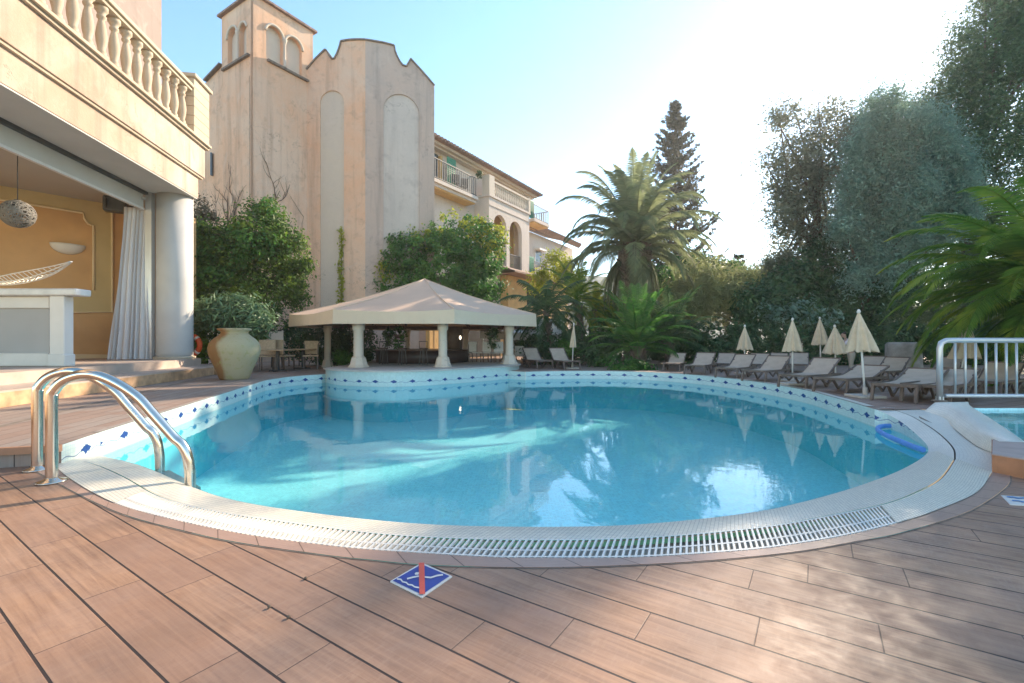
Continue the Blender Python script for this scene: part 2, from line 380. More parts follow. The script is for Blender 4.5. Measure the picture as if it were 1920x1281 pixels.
left = [Vector(p+(ZD,)) for p in ((-7.77,19.25),(-7.8,18.9),(-8.25,18.3),(-8.55,17.4),(-8.56,16.0),(-6.13,6.87))]
def setz(pts, z): return [Vector((p.x, p.y, z)) for p in pts]
# closed outline of the water
P2 = [(p.x, p.y) for p in Wl] + [(p.x, p.y) for p in Ir[1:]] + [(p.x, p.y) for p in farS[1:]] + [(p.x, p.y) for p in platS if p.y < 20.9 and p.y < 19.4 or p.x > -3 and p.y < 20.8] + [(p.x, p.y) for p in left]
POOL = P2
water_o = tag(MB().sheet(POOL, ZW).build('water', M['water']), kind='structure')
basin = MB(); basin.sheet(POOL, -1.45)
for fi in range(len(basin.f)): basin.uv[fi] = [(basin.v[q][0], basin.v[q][1]) for q in basin.f[fi]]
basin.build('pool_floor', M['basin'])
wall = MB()
def wallseg(pts, tops):
    pts = [Vector((p[0], p[1], 0)) for p in pts]
    A = [Vector((p.x, p.y, t)) for p, t in zip(pts, tops)]; B = [Vector((p.x, p.y, -1.45)) for p in pts]; wall.strip(A, B)
wallseg(Wl, [ZW+.002]*len(Wl)); wallseg(Ir, [p.z for p in Ir]); wallseg(farS, [ZD]*len(farS)); wallseg([p for p in platS], [.44]*len(platS)); wallseg(left, [ZD+.0]*len(left))
wallseg([(.59, 20.49), (-.4, 21.3)], [ZD, ZD]); wallseg([(-6.13, 6.87), (-5.88, 6.02)], [ZD, ZD])
tag(rec(wall.build('pool_wall', M['pool_wall'])), kind='structure')
tag(bpy.data.objects['pool_floor'], kind='structure')
# near coping: inner mosaic band, groove, grate, wooden border
cp = MB(); mid = [a.lerp(b, .35)+Vector((0, 0, .045)) for a, b in zip(Wr, Gr)]
cp.strip(Wr, mid)
cp2 = [b.lerp(a, .03) for a, b in zip(Wr, Gr)]; cp.strip(mid, cp2)
tag(cp.build('pool_coping', M['mosaic'], weld=True), kind='structure')
gv = MB(); gv.strip([a+Vector((0,0,-.012)) for a in cp2], [a.lerp(b, .05)+Vector((0,0,-.012)) for a, b in zip(Gr, Or)])
tag(gv.build('pool_groove', M['cap']), kind='structure')
ch = MB(); ch.strip([p+Vector((0,0,-.06)) for p in Gr], [p+Vector((0,0,-.06)) for p in Or])
tag(ch.build('drain_channel', simple('channel_concrete', (.42, .39, .33), .8)), kind='structure')
gt = MB(); L = 0; acc = 0; nb = 0
NN = 2400; Gd = resample(Gl, NN); Od = resample(Ol, NN)
for k in range(NN-1):
    L += (Gd[k+1]-Gd[k]).length
    a, b = Gd[k], Od[k]; px = 960+F*b.x/b.y
    if px < 205 or px > 1690: continue
    if L-acc > .046:
        acc = L; d = (b-a); gt.bar(a.lerp(b, .04)+Vector((0,0,-.004)), a.lerp(b, .985)+Vector((0,0,-.004)), .016, .024)
for f0, f1 in ((.03, .075), (.60, .655), (.93, .985)):
    s0 = [a.lerp(b, f0)+Vector((0,0,.009)) for a, b in zip(Gd[::10], Od[::10])]; s1 = [a.lerp(b, f1)+Vector((0,0,.009)) for a, b in zip(Gd[::10], Od[::10])]
    gt.strip(s0, s1)
tag(gt.build('pool_grate', simple('white_plastic', (.80, .76, .68), .4, .08, 3)), kind='structure')
# plain tiled ends of the drain ring
e1 = MB()
ia = [k for k in range(NN) if 960+F*Od[k].x/Od[k].y <= 215]; ib = [k for k in range(NN) if 960+F*Od[k].x/Od[k].y >= 1682]
for ids in (ia, ib): e1.strip([Gd[k].lerp(Od[k], .05)+Vector((0,0,.012)) for k in ids[::8]+[ids[-1]]], [Od[k]+Vector((0,0,.012)) for k in ids[::8]+[ids[-1]]])
tag(e1.build('coping_tiles', M['mosaic']), kind='structure')
rc = MB(); rc.strip(Ir, [a.lerp(b, .96) for a, b in zip(Ir, Gr2)]); tag(rc.build('right_coping', M['coping']), kind='structure')
rg = MB(); rg.strip([a.lerp(b, .5)-Vector((0,0,.012)) for a, b in zip(Ir, Gr2)], [a.lerp(b, .5)-Vector((0,0,.012)) for a, b in zip(Gr2, Or2)]); tag(rg.build('pool_groove', M['cap']), kind='structure')
rc = MB(); rc.strip([a.lerp(b, .02) for a, b in zip(Gr2, Or2)], [p+Vector((.3*min(1, k/4), -.02, -.01)) for k, p in enumerate(Or2)]); tag(rc.build('right_coping', M['coping']), kind='structure')
bo = MB(); bo.strip([p+Vector((0,0,.006)) for p in Or], [p+Vector((0,0,.006)) for p in Br]); bo.strip([p+Vector((0,0,.006)) for p in Or], [p+Vector((0,0,-.07)) for p in Or])
t = NT('border_board'); uv = t.n('UVMap').outputs[0]; sx = t.n('SeparateXYZ'); t.l(uv, sx.inputs[0])
uu = t.math('DIVIDE', sx.outputs[0], .42); fu = t.math('FRACT', uu); wn = t.n('TexWhiteNoise', noise_dimensions='1D'); t.l(t.math('FLOOR', uu), wn.inputs['W'])
gp = t.ramp(t.math('MINIMUM', fu, t.math('SUBTRACT', 1.0, fu)), .008, .016, .8, 0); gr = t.noise(t.scale(uv, (6, 40, 1)), 1, 6, .6)
c = t.mix(t.ramp(gr, .3, .7), (.46, .30, .225), (.38, .24, .18)); c = t.mix(t.ramp(wn.outputs[0], 0, 1, 0, .4), c, (.33, .20, .15)); t.col(t.mix(gp, c, (.05, .03, .02))); t.rough(.42); t.bump(gr, .25, .004); M['border'] = t.m
tag(bo.build('deck_border', M['border']), kind='structure')
# near deck, thin dark groove along the border
nd = [(p.x, p.y) for p in Br[::2]] + [(9.5, 6.5), (9.5, -6), (-14, -6), (-14, 8.4), (-8.6, 8.4), (-6.6, 6.4)]
tag(MB().sheet(nd, 0.0).build('deck', M['deck']), kind='structure')
bg_ = MB(); nB = []
for k in range(N):
    a = Br[max(0, k-1)]; b = Br[min(N-1, k+1)]; d = (b-a).normalized(); nB.append(Br[k]+Vector((d.y, -d.x, 0))*.013)
bg_.strip([p+Vector((0,0,.003)) for p in Br], [p+Vector((0,0,.003)) for p in nB]); tag(bg_.build('deck_groove', M['cap']), kind='structure')
# raised deck: left part with step, far part
LX = [(-6.13, 6.87), (-5.88, 6.02)]
ldeck = [(p.x, p.y) for p in reversed(left)][::1]
lp = [(-5.88, 6.02)] + [(-6.13, 6.87), (-8.56, 16.0), (-8.55, 17.4), (-8.25, 18.3), (-7.8, 18.9), (-7.77, 19.25), (-9, 23), (-16, 23), (-14, 5.6), (-6.6, 5.8)]
ld = MB().sheet(lp, ZD); ld.quad((-5.88, 6.02, ZD), (-5.88, 6.02, -.02), (-6.6, 5.8, -.02), (-6.6, 5.8, ZD)); ld.quad((-6.6, 5.8, ZD), (-6.6, 5.8, -.02), (-14, 5.6, -.02), (-14, 5.6, ZD))
tag(ld.build('raised_deck', M['deck_grey']), kind='structure')
# board nosing at the end of the raised deck and the slot drain line
ns = MB().bar((-5.86, 5.99, ZD-.035), (-6.6, 5.77, ZD-.035), .07, .09).bar((-6.6, 5.77, ZD-.035), (-9, 5.72, ZD-.035), .07, .09)
tag(ns.build('deck_nosing', simple('orange_brown_board', (.40, .20, .11), .5, .2, 4)), kind='structure')
sl = MB(); a, b = G(0, 800, ZD), G(402, 703.5, ZD); dd = (b-a).normalized(); nn = Vector((-dd.y, dd.x, 0)); a0 = a-dd*2.5
sl.quad(a0+nn*.05+Vector((0,0,.004)), b+nn*.05+Vector((0,0,.004)), b-nn*.05+Vector((0,0,.004)), a0-nn*.05+Vector((0,0,.004)))
tag(sl.build('slot_drain', M['cap']), kind='structure')
# edge lips of the raised decks (pale tile nosing)
lip = MB()
def lipstrip(pts, wd, z, side):
    out = []
    for k, p in enumerate(pts):
        d = (pts[min(k+1, len(pts)-1)]-pts[max(k-1, 0)]); d = Vector((d.x, d.y, 0)).normalized(); out.append(Vector((p.x, p.y, z))+Vector((-d.y, d.x, 0))*wd*side)
    A = setz(pts, z); lip.strip(A, out); return out
fo = lipstrip(farS[3:], .16, ZD+.012, -1)
tag(lip.build('far_coping', M['coping']), kind='structure')
lip = MB(); lipstrip(left[4:], .10, ZD+.006, -1); lipstrip(left[:5], .10, ZD+.006, -1); tag(rec(lip.build('left_coping', simple('worn_edge', (.33, .28, .24), .8, .2, 6))), kind='structure')
tod = [(6.96, 6.28), (7.71, 7.19), (8.2, 7.9), (8.75, 8.7), (9.3, 9.35), (16, 9.35), (16, 5.2), (7.6, 5.2)]
fd = [(p.x, p.y) for p in farS] + [(-.1, 21.2), (-4, 22), (-9, 22.9)] + [(-16, 22.9), (-24, 30), (-24, 70), (40, 70), (40, 5), (16, 5), (16, 9.35), (9.3, 9.35), (8.75, 8.7), (8.18, 9.19)]
tag(MB().sheet(fd, ZD-.002).build('sun_deck', M['deck_far']), kind='structure')
# toddler pool: water, floor, curb
tag(MB().sheet(tod, .2).build('toddler_water', water('shallow_water', (.62, .9, .92), 1.0, .3)), kind='structure')
tb = MB().sheet(tod, -.2)
for fi in range(len(tb.f)): tb.uv[fi] = [(tb.v[q][0], tb.v[q][1]) for q in tb.f[fi]]
tw = [Vector((x, y, 0)) for x, y in tod[:6]]; tb.strip([Vector((p.x, p.y, .25)) for p in tw], [Vector((p.x, p.y, -.2)) for p in tw])
tag(tb.build('toddler_pool_floor', M['basin']), kind='structure')
cb0 = spline([Vector(p) for p in ((6.9, 6.6, 0), (7.0, 6.95, .03), (7.49, 7.77, .1), (7.95, 8.5, .16), (8.1, 9.1, .2))], 5)
cb1 = spline([Vector(p) for p in ((6.66, 6.3, .235), (6.98, 6.85, .25), (7.62, 7.75, .31), (8.1, 8.5, .38), (8.3, 9.05, .41))], 5)
cb2 = spline([Vector(p) for p in ((6.96, 6.25, .235), (7.6, 7.1, .26), (8.12, 7.9, .33), (8.65, 8.7, .38), (9.0, 9.1, .41))], 5)
cb3 = [Vector((p.x+.07, p.y-.02, .0)) for p in cb2]
cu = MB().strip(cb0, cb1).strip(cb1, cb2).strip(cb2, cb3)
e = [cb0[-1], cb1[-1], cb2[-1], cb3[-1]]; cu.quad(Vector((8.1, 9.1, 0)), cb1[-1], cb2[-1], cb3[-1])
tag(cu.build('toddler_pool_curb', M['coping'], weld=True), kind='structure')
# wooden step at the right
st = MB(); sp = [(5.86, 5.63), (6.9, 6.64), (8.4, 6.0), (7.6, 3.0), (6.35, 4.6)]
st.plate([sp], (0, 0, .215), (1, 0, 0), (0, 1, 0), (0, 0, 1), .25)
tag(st.build('raised_step', simple('step_boards', (.40, .17, .08), .5, .2, 5)), kind='structure')
sp2 = [(5.85, 5.62), (6.9, 6.62), (6.98, 6.25), (8.4, 5.9), (7.6, 2.95), (6.34, 4.57)]
tag(MB().plate([[sp2[0], sp2[1], sp2[2], sp2[3], sp2[4], sp2[5]]], (0, 0, .232), (1, 0, 0), (0, 1, 0), (0, 0, 1), .014).build('step_paving', simple('pink_paving', (.45, .33, .28), .6, .12, 4)), kind='structure')
# ground out to the horizon and hills
gm = MB().sheet([(-24.5, 69), (-24.5, 29.5), (-16.3, 22.8), (-16.3, -6.2), (-400, -6.2), (-400, 485), (600, 485), (600, -6.2), (16, -6.2), (9.4, -6.2), (9.4, 5.1), (39.5, 5.1), (39.5, 69)], .18)
tag(gm.build('ground', M['soil']), kind='structure')
hl = MB()
def hh(x): return 34+10*math.sin(x*.012+1)+5*math.sin(x*.031)
xs = list(range(-400, 640, 20))
for a, b in zip(xs, xs[1:]):
    hl.quad((a, 240, 0), (b, 240, 0), (b, 330, hh(b)), (a, 330, hh(a))); hl.quad((a, 330, hh(a)), (b, 330, hh(b)), (b, 480, hh(b)*.9), (a, 480, hh(a)*.9))
tag(hl.build('hills', M['hill'], weld=True), kind='structure')
# bar platform behind the pool
pp = [(p.x, p.y) for p in platS]+[(-7.6, 30), (0.2, 30)]
bp_ = MB().plate([[(p[0]+(.0), p[1]+.012) for p in pp]], (0, 0, .44), (1, 0, 0), (0, 1, 0), (0, 0, 1), 1.95)
tag(bp_.build('bar_platform', M['pillar']), kind='structure')
pl = MB()
q = [];
for k, p in enumerate(platS):
    d = (platS[min(k+1, len(platS)-1)]-platS[max(k-1, 0)]).normalized(); q.append((p.x-d.y*.09, p.y+d.x*.09) )
pc = Vector((-4, 23, 0)); q = [(p[0], p[1]) if (Vector((p[0], p[1], 0))-pc).length > (platS[k]-pc).length else (2*platS[k].x-p[0], 2*platS[k].y-p[1]) for k, p in enumerate(q)]
pl.plate([q+[(-7.7, 30.1), (.3, 30.1)]], (0, 0, .5), (1, 0, 0), (0, 1, 0), (0, 0, 1), .06)
tag(pl.build('platform_paving', simple('platform_stone', (.52, .46, .40), .6, .12, 3)), kind='structure')

# ================================================================ TERRACE BUILDING (left)
FX, FD = -10.27, .153          # facade line X = FX - FD*Y
fdir = Vector((-FD, 1, 0)).normalized(); fn = Vector((fdir.y, -fdir.x, 0))   # outward normal (+X)
YE = 19.5; C0 = Vector((FX-FD*YE, YE, 0))
def fp(y, z, out=0.0): return Vector((FX-FD*y, y, z))+fn*out
tb_ = empty('terrace_building', fp(10, .25)); 
def child(o, p):
    o.parent = p; o.matrix_parent_inverse = p.matrix_basis.inverted(); return o
tag(tb_, 'peach stucco building on the left with a balustraded balcony above its open room', 'building')
Ya = -4.0
def runbox(mb, y0, y1, z0, z1, o0, o1):
    "box along the facade, from offset o0 to o1"
    a, b = fp(y0, 0), fp(y1, 0)
    P = [a+fn*o0, b+fn*o0, b+fn*o1, a+fn*o1]; i = len(mb.v)
    mb.v += [(p.x, p.y, z0) for p in P]+[(p.x, p.y, z1) for p in P]
    for q in ((0, 3, 2, 1), (4, 5, 6, 7), (0, 1, 5, 4), (1, 2, 6, 5), (2, 3, 7, 6), (3, 0, 4, 7)): mb.f.append(tuple(i+k for k in q))
    return mb
b = MB(); runbox(b, Ya, YE, 7.64, 8.58, -1.6, 0); runbox(b, Ya, YE+.25, 8.58, 9.82, -1.6, .14)
child(rec(b.build('fascia', M['terrace'], bev=.02)), tb_)
b = MB(); runbox(b, Ya, YE+.2, 8.5, 8.6, -.2, .09); runbox(b, Ya, YE+.4, 9.82, 9.92, -1.7, .24); runbox(b, Ya, YE+.4, 9.92, 10.02, -1.7, .34); 
child(rec(b.build('cornice', M['stone'], bev=.015)), tb_)
b = MB(); runbox(b, Ya, YE-.05, 7.60, 7.638, -1.7, -.02); child(rec(b.build('soffit', M['soffit'])), tb_)
b = MB(); runbox(b, Ya, YE-.1, 10.02, 10.2, -8, -1.75); runbox(b, Ya, YE, 7.66, 9.8, -8, -1.72); child(rec(b.build('balcony_floor', M['stone'])), tb_)
# room shell
bw0 = Dp(0, 520, 17.7); bw0.z = 0; bw1 = Dp(240, 520, 20.6); bw1.z = 0; bd = (bw1-bw0).normalized(); bn = Vector((bd.y, -bd.x, 0))
if bn.y > 0: bn = -bn
b = MB(); A = bw0-bd*8; B = bw1+bd*2.6
b.quad((A.x, A.y, .88), (B.x, B.y, .88), (B.x, B.y, 7.62), (A.x, A.y, 7.62)); child(b.build('back_wall', M['orange']), tb_)
b = MB().sheet([(fp(Ya, 0, -1.6).x, Ya), (fp(YE, 0, -1.6).x, YE), (B.x, B.y), (-16.6, 23.5), (-34, 23.5), (-34, Ya)], 7.58); child(b.build('ceiling', simple('room_ceiling', (.50, .44, .36), .8, .05, .5)), tb_)
b = MB(); e = fp(YE, 0, -1.6); b.quad((e.x, e.y, .88), (e.x-.3, e.y+1.5, .88), (e.x-.3, e.y+1.5, 7.6), (e.x, e.y, 7.6)); b.quad((e.x-.3, e.y+1.5, .88), (B.x, B.y, .88), (B.x, B.y, 7.6), (e.x-.3, e.y+1.5, 7.6)); child(b.build('end_wall', M['orange']), tb_)
# mouldings on the back wall
def bwp(px, py, out=.03):
    k = (px-960)/F; t = (k*bw0.y-bw0.x)/(bd.x-k*bd.y); Y = bw0.y+t*bd.y; return Vector((bw0.x+t*bd.x, Y, CAMZ-(py-641)/F*Y))+bn*out
inner = [bwp(-60, 364, .05), bwp(156, 400, .05)]
arc = [bwp(156, 400, .05), bwp(159, 412, .05), bwp(166, 421, .05), bwp(175, 424, .05)]
b = MB().tube([bwp(-60, 366, .05), bwp(80, 388, .05), bwp(156, 400, .05), bwp(158, 411, .05), bwp(165, 421, .05), bwp(175, 424, .05), bwp(175, 480, .05), bwp(175, 545, .05)], .05, 6)
b.tube([bwp(-60, 322, .05), bwp(208, 380, .05), bwp(210, 400, .05), bwp(210, 586, .05), bwp(60, 588, .05), bwp(-60, 589, .05)], .05, 6)
child(b.build('moulding', M['mould']), tb_)
b = MB(); F1 = [(-60, 323), (208, 381), (209, 585), (-60, 588), (-60, 545), (174, 545), (174, 426), (165, 423), (157, 412), (155, 402), (-60, 368)]
P0 = bwp(0, 500, 0); Vv = Vector((0, 0, 1)); lp = [((bwp(x, y, 0)-P0).dot(bd), bwp(x, y, 0).z-P0.z) for x, y in F1]
b.plate([lp], P0+bn*.03, bd, Vv, bn, .02); child(b.build('panel_surround', simple('ochre_surround', (.56, .42, .20), .7, .08, 1)), tb_)
b = MB(); b.bar(bwp(-60, 296, .1), bwp(235, 352, .1), .2, .25); child(b.build('cornice_moulding', M['mould']), tb_); b = MB(); b.bar(bwp(-60, 664, .05)+Vector((0,0,-.1)), bwp(240, 668, .05)+Vector((0,0,-.1)), .05, .3); child(b.build('skirting', M['mould']), tb_)
# floor and platform steps
b = MB().sheet([(fp(Ya, 0, .35).x, Ya), (fp(YE, 0, .1).x, YE), (-16, 22.5), (-34, 23.5), (-34, Ya)], .88); 
a, e = fp(Ya, 0, .35), fp(YE, 0, .1); b.quad((a.x, a.y, .88), (e.x, e.y, .88), (e.x, e.y, .5), (a.x, a.y, .5)); b.quad((e.x, e.y, .88), (-16, 22.5, .88), (-16, 22.5, .5), (e.x, e.y, .5))
child(b.build('room_floor', M['floor']), tb_)
pf = [(-7.8, Ya), (-10.35, 9.4), (-12.05, 18.6), (-12.3, 19.6), (-13.2, 20.5), (-34, 23), (-34, Ya)]
b = MB().plate([pf], (0, 0, .6), (1, 0, 0), (0, 1, 0), (0, 0, 1), .36)
child(b.build('terrace_step', M['floor']), tb_)
b = MB()
for p, q in zip(pf[:4], pf[1:4]): b.bar(Vector(p+(.41,)), Vector(q+(.41,)), .03, .30)
p, q = Vector((-12.3, 19.62, .25)), Vector((-11.35, 19.4, .25)); b.v += [(-12.1, 18.7, .62), (-12.3, 19.62, .62), (-11.5, 19.2, .255), (-11.6, 18.6, .255), (-12.1, 18.7, .25), (-12.3, 19.62, .25)]; i = len(b.v)-6; b.f += [(i, i+3, i+2, i+1), (i, i+4, i+3), (i+1, i+2, i+5)]
child(b.build('step_face', simple('rough_step_stone', (.50, .31, .17), .85, .35, 3, bump=.4, bsc=10)), tb_)
# round pillar and plinth, window post
pc = Dp(328, 640, 19.15); pc.z = 0
b = MB().lathe([(.66, .9), (.64, 1.2), (.635, 4.0), (.635, 7.6)], 40, pc); child(b.build('pillar', M['pillar']), tb_)
b = MB().lathe([(.74, .86), (.74, .96), (.70, .99)], 40, pc); child(b.build('pillar_base', M['stone']), tb_)
e = fp(18.85, 0, -1.62); b = MB().box((e.x+.12, e.y+.05, 4.24), (.26, .2, 6.7)); b.box((fp(18.4, 0, -1.62).x, 18.4, 7.3), (.1, .1, .1)); child(b.build('window_post', M['alu']), tb_)
b = MB(); runbox(b, Ya, 18.8, 7.50, 7.60, -1.68, -1.5); child(rec(b.build('blind_rail', M['darkmetal'])), tb_)
bl = MB(); runbox(bl, Ya, 18.75, 6.95, 7.50, -1.72, -1.66); o = child(rec(bl.build('roller_blind', M['soffit'])), tb_)
bl = MB(); runbox(bl, Ya, 18.75, 6.88, 6.96, -1.75, -1.63); child(rec(bl.build('blind_bar', M['white'])), o)
# balustrade
bal = MB(); runbox(bal, Ya, 18.75, 10.02, 10.16, -.30, .16); rail = MB(); runbox(rail, Ya, 18.75, 11.78, 11.90, -.26, .14); runbox(rail, Ya, 18.75, 11.90, 12.02, -.34, .22); runbox(rail, Ya, 18.75, 12.02, 12.10, -.28, .16)
ba = child(rec(bal.build('balustrade', M['stone'], bev=.02)), tb_); child(rec(rail.build('handrail', M['stone'], bev=.02)), ba)
bp = [(.17, 0), (.17, .12), (.10, .14), (.13, .22), (.09, .30), (.135, .52), (.15, .72), (.12, .98), (.085, 1.16), (.075, 1.22), (.12, 1.27), (.12, 1.33), (.09, 1.36), (.13, 1.46), (.17, 1.5), (.17, 1.62)]
b0 = MB().lathe(bp, 14).build('baluster', M['stone'])
ys = [18.4-.545*i for i in range(22)]
for i, y in enumerate(ys):
    o = b0 if i == 0 else b0.copy()
    if i: COL.objects.link(o)
    o.location = fp(y, 10.16, -.07)
    o.parent = ba; o.matrix_parent_inverse = Matrix.Translation(-tb_.location) if False else Matrix(); 
    o.matrix_parent_inverse = (tb_.matrix_basis @ tb_.matrix_basis.inverted())
pr = MB(); runbox(pr, 18.75, 20.0, 10.02, 12.35, -1.0, .2); pier = child(rec(pr.build('corner_pier', M['stone'], bev=.03)), tb_)
pr = MB(); runbox(pr, 18.65, 20.1, 12.35, 12.5, -1.1, .3); child(rec(pr.build('pier_cap', M['stone'], bev=.03)), pier)
j = MB()
for k in range(1, 6): runbox(j, 18.74, 20.01, 10.02+.39*k, 10.035+.39*k, -1.01, .205)
child(rec(j.build('pier_joints', simple('joint_line', (.28, .2, .13), .9))), pier)
# upper storey wall behind the balcony
uc = Dp(303, 60, 21.5); uc.z = 0
b = MB(); i = 0; A = uc-fdir*18
b.quad((A.x, A.y, 10.2), (uc.x, uc.y, 10.2), (uc.x, uc.y, 24), (A.x, A.y, 24)); e = uc-fn*8; b.quad((uc.x, uc.y, 10.2), (e.x, e.y, 10.2), (e.x, e.y, 24), (uc.x, uc.y, 24))
child(b.build('upper_wall', stucco('brown_stucco', (.36, .29, .25), (.32, .25, .21), (.2, .16, .14), .5, .5)), tb_)

# ---- things inside the open room
ct = empty('curtain', (0, 0, 0)); bpy.data.objects.remove(ct)
pts = []
cu = MB(); W = 60; H = 24; topy, boty = 6.95, .9
cl0, cl1 = Dp(232, 400, 18.3), Dp(283, 400, 18.75); cb0_, cb1_ = Dp(204, 680, 17.9), Dp(279, 680, 18.6)
grid = []
for j in range(H+1):
    v = j/H; row = []
    for i in range(W+1):
        u = i/W; a = cl0.lerp(cl1, u); b = cb0_.lerp(cb1_, u); p = a.lerp(b, v**1.15); z = topy+(boty-topy)*v
        ph = 2*math.pi*7*(u+.02*math.sin(5*v)); amp = .06+.07*v
        row.append((p.x+.3*amp*math.cos(ph*1.3+1), p.y+amp*math.sin(ph)*1.2, z))
    grid.append(row)
for j in range(H):
    for i in range(W): cu.sm.add(len(cu.f)); cu.quad(grid[j][i], grid[j][i+1], grid[j+1][i+1], grid[j+1][i])
t = NT('curtain_voile'); t.col((.80, .79, .78)); t.rough(.9); tr = t.n('BsdfTranslucent'); tr.inputs[0].default_value = (.8, .8, .8, 1); ms = t.n('MixShader'); ms.inputs[0].default_value = .35; t.l(t.b.outputs[0], ms.inputs[1]); t.l(tr.outputs[0], ms.inputs[2]); t.l(ms.outputs[0], t.out.inputs[0])
co = cu.build('curtain', t.m, weld=True); tag(co, 'white floor length voile curtain gathered beside the window post', 'curtain')
# counter
cc = Dp(-50, 640, 13.2); cc.z = .88
co = empty('reception_counter', cc); tag(co, 'white pedestal counter with a thick pale stone top in the open room', 'counter')
def inroom(x, y, Y): return Dp(x, y, Y)-cc
def cbox(mb, x0, x1, Y, z0, z1, dep): 
    a = (x0-960)/F*Y; b = (x1-960)/F*Y; return mb.box(((a+b)/2-cc.x, Y+dep/2-cc.y, (z0+z1)/2-cc.z), (b-a, dep, z1-z0))
Yc = 13.2
zt = CAMZ+86/F*Yc; zb = .885
m = MB(); cbox(m, -240, 142, Yc-.1, zt-.0, zt+.2, .5); m.build('counter_top', simple('marble_top', (.66, .63, .58), .35, .12, 3), co, bev=.04)
m = MB(); cbox(m, -240, 92, Yc+.25, zb, zt, .3); m.build('front_panel', simple('grey_or_shaded_panel', (.40, .385, .37), .6, .05, 1), co)
m = MB(); cbox(m, 92, 120, Yc, zb, zt, .3); cbox(m, 88, 121, Yc-.03, zb, zb+.35, .34); cbox(m, -240, 90, Yc+.12, zb, zb+.38, .3); cbox(m, -240, 92, Yc+.16, zt-.35, zt-.001, .3); m.build('leg', M['white'], co, bev=.03)
# wire boat on the counter
sb = empty('wire_boat_sculpture', Dp(20, 541, 13.6)); tag(sb, 'boat shaped sculpture of silvery wires lying on the stone counter top', 'sculpture')
m = MB(); o0 = sb.location
def bt(u, lat): 
    x = -40+174*u; y = 541-6-44*max(0, (u-.25)/.75)**2.2-10*max(0, (.25-u)/.25)**2; wd = .35*math.sin(math.pi*min(1, max(0.02, u*.98)))
    p = Dp(x, y, 13.6)-o0; return p+Vector((0, lat*wd, .22*(lat*lat)*math.sin(math.pi*u)))
for lat in (-1, -.55, 0, .55, 1): m.tube([bt(u/24, lat) for u in range(25)], .017, 5)
for k in range(22): m.tube([bt((k+.5)/23+.03*(l), l) for l in (-1, -.5, 0, .5, 1)], .010, 4)
m.build('wire_hull', simple('silver_wire', (.78, .72, .62), .3, .1, 4, metal=.7), sb)
# sconce, wicker lamp, speaker
p = bwp(127, 459, .02); sc_ = MB(); ring = []
for j in range(7):
    th = j/6*math.pi/2; 
    ring.append([(p+bd*(.55*math.cos(a)*math.cos(th))+bn*(.34*math.sin(a)*math.cos(th))+Vector((0, 0, -.42*math.sin(th)))) for a in [math.pi*i/16 for i in range(17)]])
for j in range(6):
    for i in range(16): sc_.sm.add(len(sc_.f)); sc_.quad(ring[j][i], ring[j][i+1], ring[j+1][i+1], ring[j+1][i])
for i in range(16): sc_.tri(p+bn*.001, ring[0][i], ring[0][i+1])
tag(rec(sc_.build('wall_sconce', M['white'], weld=True)), 'white half bowl uplighter fixed to the orange wall', 'wall lamp')
lp_ = empty('wicker_pendant', Dp(33, 402, 13.8)); tag(lp_, 'grey round wicker pendant lamp hanging in front of the orange wall', 'lamp')
m = MB(); rr = .40
for k in range(60):
    ax = Vector((random.gauss(0, 1), random.gauss(0, 1), random.gauss(0, 1))).normalized(); u_ = ax.orthogonal().normalized(); v_ = ax.cross(u_); hh_ = random.uniform(-.55, .55)*rr; r2 = math.sqrt(rr*rr-hh_*hh_)
    m.tube([ax*hh_+(u_*math.cos(a)+v_*math.sin(a))*r2 for a in [2*math.pi*i/24 for i in range(25)]], .012, 4, False)
m.build('wicker_shade', simple('wicker', (.20, .18, .15), .8, .2, 8), lp_)
m = MB().tube([(0, 0, .38), (0, 0, 7.55-lp_.location.z)], .012, 6).lathe([(.08, .36), (.08, .42)], 10); m.build('cord', M['darkmetal'], lp_)
sp_ = empty('wall_speaker', Dp(217, 385, 18.9)); tag(sp_, 'small dark loudspeaker mounted high beside the curtain', 'speaker')
m = MB().box((0, 0, 0), (.75, .5, .6), rz=.5); m.build('cabinet', M['darkmetal'], sp_, bev=.06); m = MB().tube([(0, .2, 0), (0, .9, .2)], .04, 6); m.build('bracket', M['darkmetal'], sp_)
m = MB().tube([(-.13,-.265,0),(-.155,-.285,0)], .2, 16); m.build('driver', M['dark'], sp_)
# ================================================================ HOTEL
hb = empty('hotel_building', (0, 0, 0)); tag(hb, 'tall peach stucco hotel with one gable side greyed by painted shade, arched tower, folded gable wall and balconied wing', 'building')
d1 = Vector((.53, .848, 0)); d2 = Vector((-.848, .53, 0)); n1 = Vector((.848, -.53, 0)); n2 = Vector((-.53, -.848, 0)); UZ = Vector((0, 0, 1))
T0 = Vector((-16.85, 30.05, 0)); TH = 24.2; TW1, TW2 = 4.34, 4.0
def archloop(x0, x1, z0, zs, n=12, r2=1.0):
    r = (x1-x0)/2; c = (x0+x1)/2
    return [(x0, z0), (x1, z0)]+[(c+r*math.cos(math.pi*k/n), zs+r*r2*math.sin(math.pi*k/n)) for k in range(n+1)]
def aline(x0, x1, zs, n=14):
    r = (x1-x0)/2; c = (x0+x1)/2; return [(c+r*math.cos(math.pi*k/n), zs+r*math.sin(math.pi*k/n)) for k in range(n+1)]
def P3(O, U, t, z, Nn=None, out=0): 
    p = Vector(O)+U*t+UZ*z
    return p+Nn*out if Nn is not None else p
tw = MB()
